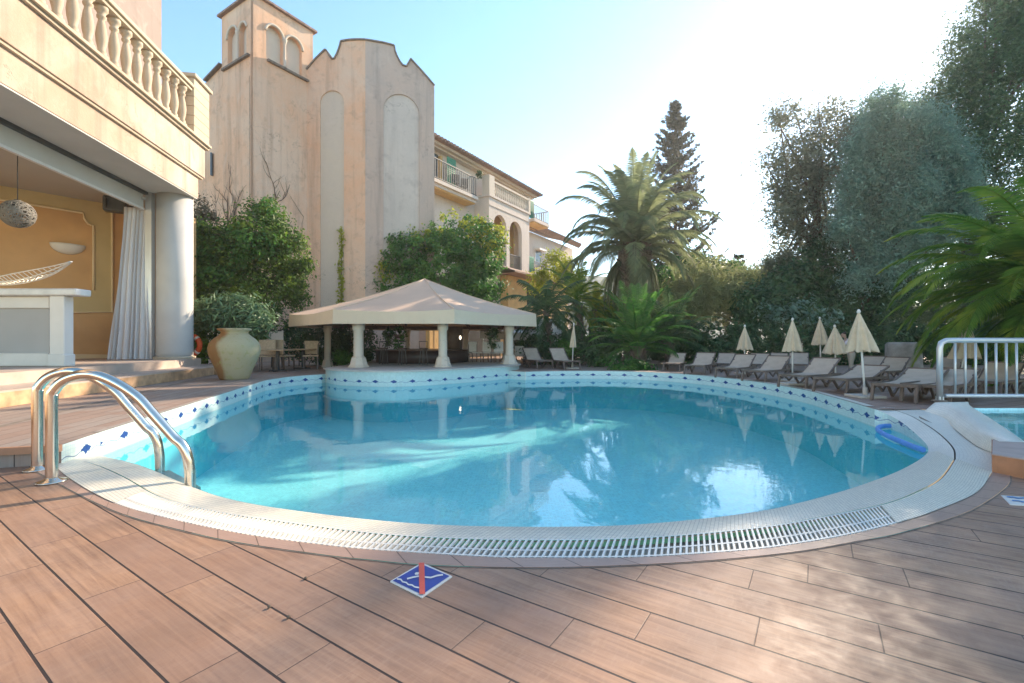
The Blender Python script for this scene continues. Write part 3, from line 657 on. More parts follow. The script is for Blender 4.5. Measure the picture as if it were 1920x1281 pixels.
# right face
R1 = [onp(499, 60, T0, d1), onp(530, 74, T0, d1), onp(536, 80, T0, d1), onp(566, 92, T0, d1)]
a0, a1, a2, a3 = R1[0][0], R1[1][0], R1[2][0], R1[3][0]; zs = onp(530, 76, T0, d1)[1]; zb_ = onp(533, 128, T0, d1)[1]
h1 = archloop(a0, a1, zb_, zs); h2 = archloop(a2, a3, zb_, zs)
tw.plate([[(0, 0), (TW1, 0), (TW1, TH), (0, TH)], h1, h2], T0, d1, UZ, n1, .3)
l0, l1, l2, l3 = (onp(x, 60, T0, d2)[0] for x in (462, 449, 445, 427)); zsl = zs; 
h3 = archloop(l0, l1, zb_, zsl); h4 = archloop(l2, l3, zb_, zsl)
tw.plate([[(.004, 0), (TW2, 0), (TW2, TH), (.004, TH)], h3, h4], T0, d2, UZ, n2, .3)
e = T0+d1*TW1; f = T0+d2*TW2; g_ = e+d2*TW2
tw.quad(e, g_, g_+UZ*TH, e+UZ*TH); tw.quad(g_, f, f+UZ*TH, g_+UZ*TH)
two = tw.build('tower', M['stucco'], hb, fix=True)
bk = MB(); bk.quad(P3(T0, d1, .3, 19, n1, -.28), P3(T0, d1, 4.1, 19, n1, -.28), P3(T0, d1, 4.1, 24, n1, -.28), P3(T0, d1, .3, 24, n1, -.28)); bk.quad(P3(T0, d2, .3, 19, n2, -.28), P3(T0, d2, 3.8, 19, n2, -.28), P3(T0, d2, 3.8, 24, n2, -.28), P3(T0, d2, .3, 24, n2, -.28))
bk.build('blind_arch_panel', M['panel'], two)
for (x0, x1, D, Nn) in ((a0, a1, d1, n1), (a2, a3, d1, n1), (l0, l1, d2, n2), (l2, l3, d2, n2)): MB().tube([P3(T0, D, t, z, Nn, .03) for t, z in aline(x0-.06, x1+.06, zs)], .085, 6).build('arch_moulding', M['panel'], two)
m = MB()
for c_, D, Nn in (((a1+a2)/2, d1, n1), ((l1+l2)/2, d2, n2)):
    q = P3(T0, D, c_, zb_, Nn, .04); m = MB().lathe([(.16, 0), (.09, .12), (.085, zs-zb_-.25), (.10, zs-zb_-.2), (.17, zs-zb_), (.17, zs-zb_+.08)], 12, q); m.build('colonnette', M['panel'], two)
m = MB(); m.bar(P3(T0, d1, .9, zb_-.1, n1, .08), P3(T0, d1, 4.1, zb_-.1, n1, .08), .2, .14); m.bar(P3(T0, d2, .4, zb_-.1, n2, .08), P3(T0, d2, 3.75, zb_-.1, n2, .08), .2, .14)
m.build('sill', M['cap'], two)
rf = MB(); o = .22; q = [T0-d1*o-d2*o, e+d1*o-d2*o, g_+d1*o+d2*o, f-d1*o+d2*o]; ap = (T0+g_)/2+UZ*(TH+1.6)
q1 = [p+UZ*TH for p in q]; q2 = [p+UZ*(TH+.14) for p in q]
for k in range(4): rf.quad(q1[k], q1[(k+1) % 4], q2[(k+1) % 4], q2[k]); rf.tri(q2[k], q2[(k+1) % 4], ap)
rf.quad(*q1); rf.build('roof', M['tile'], two, fix=True)
# low wing left of the tower
m = MB(); L0 = T0+d2*TW2+n2*-.05; m.plate([[(0, 0), (9, 0), (9, 19.2), (2.2, 20.4), (0, 20.9)]], L0, d2, UZ, n2, 4)
lw = m.build('side_wall', M['stucco'], hb, fix=True)
m = MB(); m.bar(L0+UZ*20.92, L0+d2*2.2+UZ*20.42, .5, .12); m.build('coping', M['cap'], lw)
m = MB(); m.bar(P3(L0, d2, 1.3, 13.4, n2, .06), P3(L0, d2, 1.3, 15, n2, .06), .3, .1); m.build('window', M['glass'], lw)
# folded gable block
F0 = Vector((-10.5, 33.0, 0)); dl = Vector((-.9975, .07, 0)).normalized(); dr = Vector((.946, .326, 0)).normalized(); nl = Vector((-.07, -.9975, 0)); nr = Vector((.326, -.946, 0))
lpx = [(575,132),(592,112),(610,94.5),(613,97),(618,107),(622,112),(627,112),(632,103),(635.5,94),(638,86),(639.5,79),(655,76.5),(670,75.8),(685,76)]
rpx = [(685,76),(700,78.5),(720,82),(739,87),(740.5,97),(744,106),(749,116),(755,124),(762,126),(765,121),(770,112),(792,136),(814.5,162)]
lo = [onp(x, y, F0, dl) for x, y in lpx]; ro = [onp(x, y, F0, dr) for x, y in rpx]
lt = [onp(x, 300, F0, dl)[0] for x in (600, 645)]; rt = [onp(x, 300, F0, dr)[0] for x in (719, 786)]
zl = onp(622, 170, F0, dl)[1]; zr = onp(752, 177, F0, dr)[1]
lr = abs(lt[0]-lt[1])/2; rr_ = abs(rt[0]-rt[1])/2
hL = archloop(min(lt), max(lt), .3, zl-lr, 16); hR = archloop(min(rt), max(rt), .3, zr-rr_, 16)
m = MB().plate([[(lo[0][0], 0)]+lo+[(0, 0)], hL], F0, dl, UZ, nl, .12); m.plate([[(lo[0][0], 0)]+[(a, b-.003) for a, b in lo]+[(0, 0)]], F0-nl*.12, dl, UZ, nl, 3); lb = m.build('gable_wall', M['stucco'], hb, fix=True)
m = MB().plate([[(ro[-1][0], 0)]+ro[::-1]+[(.002, 0)], hR], F0, dr, UZ, nr, .12); m.plate([[(ro[-1][0]-.002, 0)]+[(a, b-.003) for a, b in ro[::-1]]+[(0.01, 0)]], F0-nr*.12, dr, UZ, nr, 3); rb = m.build('gable_wall', M['stucco_shade'], hb, fix=True)
m = MB().plate([[(a*1, b) for a, b in archloop(min(lt), max(lt), .3, zl-lr, 16)]], F0-nl*.10, dl, UZ, nl, .02); m.build('arch_panel', M['panel'], lb)
m = MB().plate([archloop(min(rt), max(rt), .3, zr-rr_, 16)], F0-nr*.10, dr, UZ, nr, .02); m.build('arch_panel', M['panel_shade'], rb)
for prof, D, Nn, par in ((lo, dl, nl, lb), (ro, dr, nr, rb)):
    m = MB()
    for (t0, z0), (t1, z1) in zip(prof, prof[1:]):
        m.bar(P3(F0, D, t0, z0+.03, Nn, -.7), P3(F0, D, t1, z1+.03, Nn, -.7), (.10), 1.6, up=Nn)
    m.build('coping', M['cap'], par)
# balconied wing
W0 = Vector((-6.16, 36.0, 0)); WI = 1.3
def wt(px, py=300): return onp(px, py, W0, d1)
def WP(t, z, out=0): return W0+d1*t+UZ*z+n1*out
def wbox(mb, t0, t1, z0, z1, o0, o1):
    c = W0+d1*((t0+t1)/2)+n1*((o0+o1)/2)+UZ*((z0+z1)/2); Mx = Matrix((d1, n1, UZ)).transposed().to_4x4(); Mx.translation = c
    return mb.box(None, (t1-t0, o1-o0, z1-z0), M=Mx)
m = MB(); wbox(m, -2, 16.6, 0, 17.35, -9, -WI); wg = m.build('wing_wall', M['wing'], hb)
m = MB(); wbox(m, 16.6, 30, 0, 14.1, -9, -WI-.5); wg2 = m.build('low_wing_wall', M['wing'], hb)
m = MB(); wbox(m, -2, 17.4, 17.35, 17.5, -9, -.75); wbox(m, -2, 17.55, 17.5, 17.72, -9, -.4); m.build('cornice', M['panel'], wg)
m = MB(); a, b, c, d = WP(-2, 17.72, .05), WP(17.9, 17.72, .05), WP(17.9, 19.6, -5), WP(-2, 19.6, -5); m.quad(a, b, c, d); m.quad(a-UZ*.02, WP(-2, 17.7, -.6), WP(17.9, 17.7, -.6), b-UZ*.02)
for k in range(50):
    t = -1.8+k*.4; m.tube([WP(t, 17.80, .12), WP(t, 19.66, -5)], .12, 6)
rf = m.build('roof', M['tile'], wg)
m = MB(); m.quad(WP(16.4, 14.5, -.5), WP(30, 14.5, -.5), WP(30, 16.2, -6), WP(16.4, 16.2, -6)); m.quad(WP(16.4, 14.1, -.9), WP(30, 14.1, -.9), WP(30, 14.5, -.5), WP(16.4, 14.5, -.5))
for k in range(34): t = 16.5+k*.4; m.tube([WP(t, 14.55, -.42), WP(t, 16.25, -6)], .12, 6)
m.build('roof', M['tile'], wg2)
def railing(t0, t1, z0, z1, out, parent, name='balcony_railing', side=None, step=.28):
    m = MB(); wbox(m, t0, t1, z1-.07, z1, out-.04, out+.04); wbox(m, t0, t1, z0+.08, z0+.13, out-.03, out+.03); t = t0
    while t <= t1: wbox(m, t-.025, t+.025, z0, z1-.03, out-.02, out+.02); t += step
    for s in (side or []):
        wbox(m, s-.03, s+.03, z1-.07, z1, -WI, out); o = out
        while o > -WI: wbox(m, s-.02, s+.02, z0, z1-.03, o-.025, o+.025); o -= step
    return m.build(name, M['darkmetal'], parent)
def shutter(t0, t1, z0, z1, out=-WI+.08):
    m = MB(); wbox(m, t0, t1, z0, z1, out-.04, out)
    z = z0+.15
    while z < z1-.1: wbox(m, t0+.08, t1-.08, z, z+.05, out, out+.03); z += .16
    return m.build('shutter', M['green'], wg)
def door(t0, t1, z0, z1, parent=None, o=-WI):
    m = MB(); wbox(m, t0, t1, z0, z1, o-.02, o+.02); w_ = m.build('french_door', M['glass'], parent or wg)
    m = MB(); tm = (t0+t1)/2
    for a, b in ((t0, t0+.1), (tm-.06, tm+.06), (t1-.1, t1)): wbox(m, a, b, z0, z1, o, o+.07)
    for z in (z0, z1-.1, (z0+z1)/2): wbox(m, t0, t1, z, z+.1, o, o+.075)
    m.build('door_frame', M['darkmetal'], w_)
# upper left balcony
m = MB(); wbox(m, -1.8, 5.9, 14.15, 14.42, -WI, .05); wbox(m, -1.8, 5.9, 13.9, 14.15, -WI, -.15); s1 = m.build('balcony', M['wing'], wg)
m = MB(); wbox(m, -1.8, 5.8, 13.80, 13.9, -WI, -.25); m.build('balcony_soffit', M['ochre'], s1)
railing(-1.7, 5.7, 14.42, 16.05, 0, wg)
door(.2, 2.0, 14.5, 17.1); shutter(2.35, 3.5, 14.5, 17.0, -WI+.75)
m = MB(); wbox(m, 2.0, 2.25, 14.45, 17.0, -WI+.02, -WI+.35); m.build('door_reveal', M['ochre'], wg)
# bay with arches and balustrade
BO = .35; b0t, b1t = wt(914)[0]-.25, wt(987)[0]
A = [wt(920)[0], wt(944)[0], wt(950)[0], wt(973)[0]]; ztop = 13.5
h = [archloop(A[0], A[1], 8.6, ztop-(A[1]-A[0])/2), archloop(A[2], A[3], 8.6, ztop-(A[3]-A[2])/2)]
m = MB().plate([[(b0t, 0), (b1t, 0), (b1t, 14.8), (b0t, 14.8)]]+h, WP(0, 0, BO), d1, UZ, n1, .4)
s0 = [(0, 0), (1.64, 0), (1.64, 14.8), (0, 14.8)]
m.plate([s0, archloop(.35, 1.3, 8.6, 12.4)], WP(b0t+.002, 0, BO-.401), -n1, UZ, -d1, .4)
m.plate([s0], WP(b1t-.002, 0, BO-.401), -n1, UZ, d1, .4)
by = m.build('loggia', M['wing'], wg, fix=True)
m = MB(); wbox(m, b0t+.3, b1t-.3, 8.3, 8.5, -WI, BO-.42); wbox(m, b0t+.42, b1t-.42, 8.5, 14.7, -WI-.02, -WI+.01); wbox(m, b0t+.42, b1t-.42, 14.3, 14.5, -WI, BO-.42); m.build('loggia_lining', M['ochre'], by)
m = MB(); wbox(m, b0t-.1, b1t+.1, 14.8, 15.0, -WI, BO+.12); wbox(m, b0t-.05, b1t+.05, 14.0, 14.1, BO, BO+.06); m.build('ledge', M['wing'], by)
m = MB(); wbox(m, b0t-.08, b0t+.75, 15.0, 16.75, BO-.7, BO+.1); wbox(m, b0t+.75, b1t+.05, 16.2, 16.38, BO-.28, BO+.1); wbox(m, b1t-.3, b1t+.05, 15.0, 16.5, BO-.4, BO+.1)
t = b0t+.95
while t < b1t-.35: m.lathe([(.11, 0), (.06, .1), (.13, .45), (.06, .9), (.11, 1.05), (.12, 1.2)], 8, WP(t, 15.0, BO-.08)); t += .33
m.build('balustrade', M['panel'], by)
railing(A[0]+.05, A[1]-.05, 8.6, 10.2, BO-.2, by, 'loggia_railing', step=.2); railing(A[2]+.05, A[3]-.05, 8.6, 10.2, BO-.2, by, 'loggia_railing', step=.2)
# right balconies
for z, hz in ((14.6, 1.5), (8.6, 1.5)):
    m = MB(); wbox(m, 15.1, 18.6, z-.3, z, -WI, .6); s1 = m.build('balcony', M['wing'], wg); m = MB(); wbox(m, 15.2, 18.5, z-.42, z-.3, -WI, .45); m.build('balcony_soffit', M['ochre'], s1)
    railing(15.2, 18.5, z, z+hz, .5, wg, side=[18.5], step=.22)
    shutter(14.75, 15.9, z+.05, z+2.0, .15); door(15.9, 16.5, z+.1, z+2.4)
for k in range(2):
    t = 19.5+k*4; m = MB(); wbox(m, t, t+1.5, 10.6, 12.2, -WI-.52, -WI-.48); w_ = m.build('window', M['glass'], wg2); m = MB(); wbox(m, t-.1, t+1.6, 12.2, 12.4, -WI-.5, -WI+.2); wbox(m, t-.1, t, 10.5, 12.2, -WI-.5, -WI-.42); wbox(m, t+1.5, t+1.6, 10.5, 12.2, -WI-.5, -WI-.42); m.build('window_frame', M['white'], w_)
# lower storeys: tiled canopy, ochre recess, dark opening, ground floor dark bay; their inner shade is painted as flat dark sheets
m = MB(); m.quad(WP(8, 8.0, 2.6), WP(24, 8.0, 2.6), WP(24, 8.8, BO), WP(8, 8.8, BO)); m.quad(WP(8, 7.85, 2.6), WP(24, 7.85, 2.6), WP(24, 8.0, 2.6), WP(8, 8.0, 2.6)); m.quad(WP(8, 7.85, 2.6), WP(24, 7.85, 2.6), WP(24, 7.85, BO), WP(8, 7.85, BO)); m.build('lean_to_roof', M['tile'], wg)
m = MB(); wbox(m, 9, 22, 0, 7.8, -WI, 1.2); lw2 = m.build('lower_storey', M['ochre'], wg)
m = MB(); wbox(m, 12.5, 17.5, 5.2, 7.2, 1.19, 1.23); wbox(m, 9.6, 20, .3, 3.4, 1.19, 1.23); m.build('opening_shade', M['dark'], lw2)
m = MB(); wbox(m, -1.5, 8.5, 0, 4.6, -WI, 1.0); rs = m.build('ground_storey', M['ochre'], wg)
m = MB(); wbox(m, 1.0, 8.0, .3, 3.6, .99, 1.03); m.build('opening_shade', M['dark'], rs)
# cracks, stains lines: wires and gutters
m = MB(); m.tube([P3(T0, d2, .35, 0, n2, .05), P3(T0, d2, .35, 19, n2, .05)], .012, 5); m.build('cable', M['cap'], two)

# ================================================================ CANOPY PAVILION
PV = Vector((-4.87, 25.0, 0)); pv = empty('pool_bar_pavilion', PV); tag(pv, 'octagonal beige canvas pavilion on fluted pale columns at the far pool edge', 'pavilion')
hw = 6.1; oc = [(-2.5, -6), (2.5, -6), (6.05, -2.4), (6.05, 2.6), (2.5, 6), (-2.5, 6), (-6.05, 2.6), (-6.05, -2.4)]
ev = [Vector((x, y, 2.93)) for x, y in oc]; apx = Vector((0.15, 0, 4.98)); m = MB(); nS = 10; nE = 8
for k in range(8):
    a, b = ev[k], ev[(k+1) % 8]; g2 = []
    for j in range(nS+1):
        s = j/nS; row = []
        for i in range(nE+1):
            e_ = a.lerp(b, i/nE); sag = -.10*math.sin(math.pi*i/nE)*s*s; p = apx.lerp(e_, s); p.z += sag-.14*math.sin(math.pi*s) - .12*math.sin(math.pi*s)*0+.0; row.append(p)
        g2.append(row)
    for j in range(nS):
        for i in range(nE): m.quad(g2[j][i], g2[j+1][i], g2[j+1][i+1], g2[j][i+1]); m.sm.add(len(m.f)-1)
cn = m.build('canopy', M['canvas'], pv, weld=True)
for k in range(8): MB().tube([apx.lerp(ev[k], j/8)+UZ*(.012-.14*math.sin(math.pi*j/8)) for j in range(9)], .022, 6).build('seam', M['valance'], cn)
m = MB()
for k in range(8):
    a, b = ev[k], ev[(k+1) % 8]
    for i in range(nE):
        u0, u1 = i/nE, (i+1)/nE; p, q = a.lerp(b, u0), a.lerp(b, u1); p.z -= .10*math.sin(math.pi*u0); q.z -= .10*math.sin(math.pi*u1)
        o0 = Vector((p.x, p.y, 0)).normalized()*.03; m.quad(p, q, Vector((q.x, q.y, 2.33))*1.0+o0, Vector((p.x, p.y, 2.33))+o0); m.sm.add(len(m.f)-1)
m.build('valance', M['valance'], cn)
m = MB()
for k in range(8):
    a = ev[k]*.86; b = ev[(k+1) % 8]*.86; a.z = b.z = 2.48; m.bar(a, b, .14, .22); m.bar(a, apx*.97+Vector((0, 0, -.05)), .1, .14)
m.build('frame_beam', M['brownframe'], pv)
def column(z0, s=1.0):
    m = MB(); H_ = 2.42-z0
    m.lathe([(.36*s, 0), (.36*s, .06), (.33*s, .07), (.30*s, .14), (.24*s, .42)], 8, (0, 0, 0), smooth=False); m.lathe([(.20*s, .42), (.165*s, .5), (.16*s, H_-.35), (.2*s, H_-.3), (.2*s, H_)], 24, (0, 0, 0), fr=lambda a, z: 1+.05*math.cos(a*12))
    return m
spots = [(-3.0, 20.0, .5, 1.1), (-6.6, 19.85, .5, 1.25), (-.13, 22.5, .5, 1.15), (-9.75, 24.4, .2, 1), (-.3, 27.4, .5, 1), (-9.4, 27.4, .2, 1), (-3.0, 30, .3, 1), (-6.8, 30, .3, 1)]
for i, (x, y, z0, s_) in enumerate(spots):
    c_ = column(z0, s_).build('column', M['panel'], pv); c_.location = (x-PV.x, y-PV.y, z0)
# bar counter with dark front
m = MB()
for k in range(14):
    a = R(200+k*11); b_ = R(211+k*11); p = Vector((2.9*math.cos(a), 2.2*math.sin(a)+0.4, 0)); q = Vector((2.9*math.cos(b_), 2.2*math.sin(b_)+.4, 0)); m.bar(p+UZ*1.05, q+UZ*1.05, .9, .5)
bc = MB()
for k in range(14):
    a = R(200+k*11); b_ = R(211+k*11); p = Vector((2.9*math.cos(a), 2.2*math.sin(a)+0.4, 1.05)); q = Vector((2.9*math.cos(b_), 2.2*math.sin(b_)+.4, 1.05)); bc.bar(p, q, .5, .05)
ct_ = MB()
ct_.lathe([(2.5, .5), (2.5, 1.12)], 40, (0, .3, 0)); cto = ct_.build('bar_counter', simple('dark_bar_wood', (.05, .03, .025), .5, .3, 3), pv)
ct_ = MB().lathe([(2.65, 1.12), (2.65, 1.17)], 40, (0, .3, 0)); ct_.build('counter_top', simple('bar_top', (.12, .07, .05), .3, .2, 3), cto)
m = MB().lathe([(.5, 1.17), (.5, 2.4)], 16, (1.6, .8, 0)); m.build('bar_fridge', M['brownframe'], pv)
# ================================================================ VEGETATION
rng = np.random.default_rng(11)
def add_leaves(name, C, Nrm, size, mat_, parent=None, asp=.5, fold=True):
    "diamond leaves centred at C with random orientation biased to Nrm"
    n = len(C); d = rng.normal(size=(n, 3))+Nrm*.0; d /= np.linalg.norm(d, axis=1)[:, None]
    nn_ = rng.normal(size=(n, 3))*.7+Nrm+np.array([0, 0, .35]); nn_ /= np.linalg.norm(nn_, axis=1)[:, None]
    a = np.cross(d, nn_); a /= (np.linalg.norm(a, axis=1)[:, None]+1e-9); b = np.cross(nn_, a)
    s = (size*rng.uniform(.6, 1.35, n))[:, None]
    v = np.empty((n, 4, 3)); v[:, 0] = C-b*s*.5; v[:, 1] = C+a*s*asp*.5-b*s*.05; v[:, 2] = C+b*s*.5-nn_*s*.12; v[:, 3] = C-a*s*asp*.5-b*s*.05
    me = bpy.data.meshes.new(name); me.vertices.add(n*4); me.vertices.foreach_set('co', v.reshape(-1).astype(np.float32))
    me.loops.add(n*4); me.loops.foreach_set('vertex_index', np.arange(n*4, dtype=np.int32)); me.polygons.add(n); me.polygons.foreach_set('loop_start', np.arange(n, dtype=np.int32)*4)
    me.materials.append(mat_); me.update(calc_edges=True); me.validate()
    o = bpy.data.objects.new(name, me); COL.objects.link(o)
    if parent: o.parent = parent
    return o
def cloud(blobs, n, clump=.5, per=60, shell=.75, flat=.8):
    "points in clumps scattered over ellipsoids (cx,cy,cz,rx,ry,rz)"
    vol = np.array([b[3]*b[5]+b[4]*b[5] for b in blobs]); vol = vol/vol.sum(); C = []; Nn = []
    nc = max(1, n//per); cnt = rng.multinomial(nc, vol)
    for b, k in zip(blobs, cnt):
        d = rng.normal(size=(k, 3)); d /= np.linalg.norm(d, axis=1)[:, None]; r = rng.uniform(shell, 1.0, k)[:, None]**.7
        inner = rng.random(k) < .12; r[inner] *= rng.uniform(.3, .8, inner.sum())[:, None]
        c = np.array(b[:3])+d*r*np.array(b[3:6])
        for ci, di in zip(c, d):
            s = clump*rng.uniform(.45, 1.3); q = rng.normal(size=(per, 3))*s*np.array([1, 1, flat])*.5; C.append(ci+q); Nn.append(np.repeat((di*.8)[None], per, 0)+q*.6/s)
    return np.concatenate(C), np.concatenate(Nn)
def bp(px, py, Y, rx, ry, rd=None):
    p = Dp(px, py, Y); k = Y/F; return (p.x, p.y, p.z, rx*k, (rd if rd else (rx+ry)*.45*k), ry*k)
def thing(name, loc, label, cat, group=None): return tag(empty(name, loc), label, cat, group)
def offs(C, o): return C-np.array([o.location.x, o.location.y, o.location.z])
def plant(name, loc, label, cat, blobs, n, size, mt, clump=.5, per=60, asp=.5, trunk=None, group=None, crown='crown', shell=.75, second=None, limbs=0, flat=.8):
    o = thing(name, loc, label, cat, group); C, Nn = cloud(blobs, n, clump, per, shell, flat); add_leaves(crown, offs(C, o), Nn, size, mt, o, asp)
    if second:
        C2, N2 = cloud(second[0], second[1], clump, per, .9, flat); add_leaves('sun_toned_foliage', offs(C2, o), N2, size, second[2], o, asp)  # extra clumps in a paler leaf material, sunlight painted into the crown
    if trunk or limbs:
        m = MB(); base = Vector(loc); 
        for tr_ in (trunk or []): m.tube([Vector(p)-base for p in tr_[0]], tr_[1], 8)
        for k in range(limbs):
            b = blobs[random.randrange(len(blobs))]; e = Vector(b[:3])+Vector((random.uniform(-.8, .8)*b[3], random.uniform(-.6, .6)*b[4], random.uniform(-.3, .8)*b[5]))-base
            s0 = Vector(trunk[0][0][-1])-base if trunk else Vector((0, 0, .2)); s0 = s0*random.uniform(.55, 1)+Vector((0, 0, 0)); mm = s0.lerp(e, .5)+Vector((random.uniform(-.4, .4), random.uniform(-.4, .4), -.3)); m.tube([s0, mm, e], [.13, .08, .02], 6, False)
        if m.v: m.build('trunk', M['bark'], o)
    return o
# ivy / bougainvillea mass on the tower
B_ = [bp(425,480,25,62,60), bp(490,440,25,52,50), bp(500,395,25.5,20,26), bp(530,470,25.5,42,48), bp(400,560,24,50,60), bp(470,560,24.5,55,55), bp(540,530,25.5,28,32), bp(555,555,26,14,22), bp(385,450,24,30,35), bp(450,620,24,52,45), bp(380,640,23,30,45)]
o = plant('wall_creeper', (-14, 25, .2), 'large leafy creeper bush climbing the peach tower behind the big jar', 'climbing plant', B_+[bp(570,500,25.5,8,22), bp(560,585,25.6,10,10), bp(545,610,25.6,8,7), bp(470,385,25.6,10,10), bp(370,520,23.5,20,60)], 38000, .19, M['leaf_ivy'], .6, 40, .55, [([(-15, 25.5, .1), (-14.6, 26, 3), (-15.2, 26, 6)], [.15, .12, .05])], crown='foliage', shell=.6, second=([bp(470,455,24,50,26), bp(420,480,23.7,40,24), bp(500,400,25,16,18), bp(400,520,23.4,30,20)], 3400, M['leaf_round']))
# bare twigs climbing the walls
def twig(m, p, d, L, r, lv, U, Wn):
    pts = [p]; q = p.copy(); dd = d.copy()
    for k in range(7):
        dd = (dd+U*random.uniform(-.35, .35)+UZ*random.uniform(-.1, .3)).normalized(); q = q+dd*L/7; pts.append(q.copy())
        if lv and random.random() < .45: twig(m, q.copy(), (dd+U*random.choice((-1, 1))*.9).normalized(), L*.5, r*.55, lv-1, U, Wn)
    m.tube(pts, [r*(1-.1*k) for k in range(8)], 5, False)
m = MB(); twig(m, P3(T0, d1, 1.5, 7.5, n1, .06), UZ*1.0, 4.5, .05, 2, d1, n1); twig(m, P3(T0, d1, 3.0, 7.0, n1, .06), UZ*1.0, 3.6, .03, 1, d1, n1)
tag(m.build('bare_twigs', M['bark']), 'bare creeper twigs clinging to the tower wall above the green bush', 'climbing plant')
m = MB()
for k in range(5): twig(m, P3(T0, d2, 1.6+.4*k, 7.2, n2, .06), (UZ+d2*.3).normalized(), 4.4, .05, 2, d2, n2)
tag(m.build('bare_twigs', M['bark']), 'tangle of bare brown vine twigs on the wall beside the white pillar', 'climbing plant')
C, Nn = cloud([bp(378,395,25.8,13,22), bp(392,412,26,14,16)], 900, .35, 30); p0 = Dp(372, 420, 25.8)
o = thing('bare_trunk_tree', (p0.x, p0.y, .2), 'gnarled brown trunk with dry leaves right beside the white pillar', 'tree'); add_leaves('crown', offs(C, o), Nn, .16, simple('dry_leaf', (.13, .11, .06), .8), o)
m = MB(); 
for dx, r in ((0, .16), (.32, .11)): m.tube([(dx+.1*math.sin(z*1.3), .1*math.cos(z), z) for z in np.arange(0, 8.8, .6)], [r*1.15]*15, 8)
m.build('trunk', M['bark'], o)
# oleander in front
B_ = [bp(430,585,21,55,26), bp(470,600,20.5,30,25), bp(395,590,21.5,28,25)]
plant('oleander_shrub', (-12, 20.6, .2), 'grey green oleander with narrow leaves just behind the big jar', 'shrub', B_, 5200, .34, M['leaf_olean'], .5, 30, .22, crown='foliage')
# dark hedge mass behind the bistro tables / under gazebo left
B_ = [bp(560,640,26,30,35), bp(620,650,27,35,40), bp(675,650,28,28,38), bp(590,575,29,26,14)]
plant('evergreen_shrub', (-11, 27, .2), 'dark evergreen shrub behind the left columns of the pavilion', 'shrub', B_[:3], 11000, .17, M['leaf_dark'], .45, 50, .55, crown='foliage')
plant('flowering_shrub', (-10.6, 25.6, .2), 'low leafy shrub at the foot of the left pavilion column', 'shrub', [bp(640,672,24,16,14), bp(658,676,23.5,10,10)], 900, .16, M['leaf_round'], .3, 30, crown='foliage')
# round green tree behind the canopy
B_ = [bp(800,500,34,70,70), bp(860,450,34,60,48), bp(840,500,33.5,65,60), bp(900,470,34.5,45,55), bp(760,480,34,40,38), bp(745,530,34,35,50), bp(905,530,34.5,40,40), bp(820,545,33,60,40), bp(880,545,33.5,50,40)]
B2 = [bp(865,425,34,50,25), bp(920,455,34.5,26,35), bp(800,440,34,26,20), bp(725,520,34,10,45)]
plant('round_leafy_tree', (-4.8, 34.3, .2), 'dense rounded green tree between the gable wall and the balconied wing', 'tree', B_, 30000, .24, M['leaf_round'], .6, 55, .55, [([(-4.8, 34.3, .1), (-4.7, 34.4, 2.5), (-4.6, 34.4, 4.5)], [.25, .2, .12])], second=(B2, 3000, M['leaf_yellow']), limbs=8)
# thin creeper on the cream arch
C = []; Nn = []; T_ = onp(641, 500, F0, dl)[0]
for k in range(420):
    z = random.uniform(1.5, 9.8); p = P3(F0, dl, T_+random.gauss(0, .11)+.06*math.sin(z*2), z, nl, .12+random.random()*.1); C.append(p); Nn.append(nl)
o = thing('thin_creeper', P3(F0, dl, T_, .2, nl, .1), 'single thin yellowish creeper strand running up the cream arch panel', 'climbing plant'); add_leaves('foliage', offs(np.array(C), o), np.array(Nn), .24, M['leaf_yellow'], o)
m = MB().tube([(0, 0, 0), (.03, 0, 4), (0, 0, 9.5)], .03, 5); m.build('stem', M['bark'], o)

# ---------------- palms
def frond(mb, base, az, el, L, droop, nl_=34, ll=.5, lw=.05, vdrop=.35, tipd=0):
    d = Vector((math.cos(az)*math.cos(el), math.sin(az)*math.cos(el), math.sin(el))); p = Vector(base); st = L/nl_; side0 = Vector((-math.sin(az), math.cos(az), 0)); pts = [p.copy()]
    for k in range(nl_):
        s = k/nl_; d = (d+Vector((0, 0, -1))*droop*((.35+1.3*s) if not tipd else (.15+tipd*s*s))/nl_).normalized(); p = p+d*st; pts.append(p.copy())
        if s < .10: continue
        upv = side0.cross(d).normalized()*(-1); 
        if upv.z < 0 and abs(el) < 1.2: upv = -upv
        l = ll*(math.sin(math.pi*min(1, .22+s*.80))**.6)*random.uniform(.85, 1.1)+.05
        for sg in (-1, 1):
            td = (side0*sg*1.0+d*(.55+.5*s)+upv*random.uniform(.12, .32)-Vector((0, 0, vdrop*random.uniform(.75, 1.2)))).normalized()
            w_ = d*lw*.5+upv*lw*.2; q = p+td*l*.55+Vector((0, 0, -.02)); e = p+td*l+Vector((0, 0, -l*vdrop*.45))
            i = len(mb.v); mb.v += [tuple(p-w_), tuple(p+w_), tuple(q+w_*.9), tuple(e), tuple(q-w_*.9)]; mb.f.append((i, i+1, i+2, i+3, i+4))
    mb.tube(pts[::4]+[pts[-1]], [max(.008, (.045 if L > 3 else .025)*(1-.85*i/(len(pts)//4+1))) for i in range(len(pts[::4])+1)], 4, False)
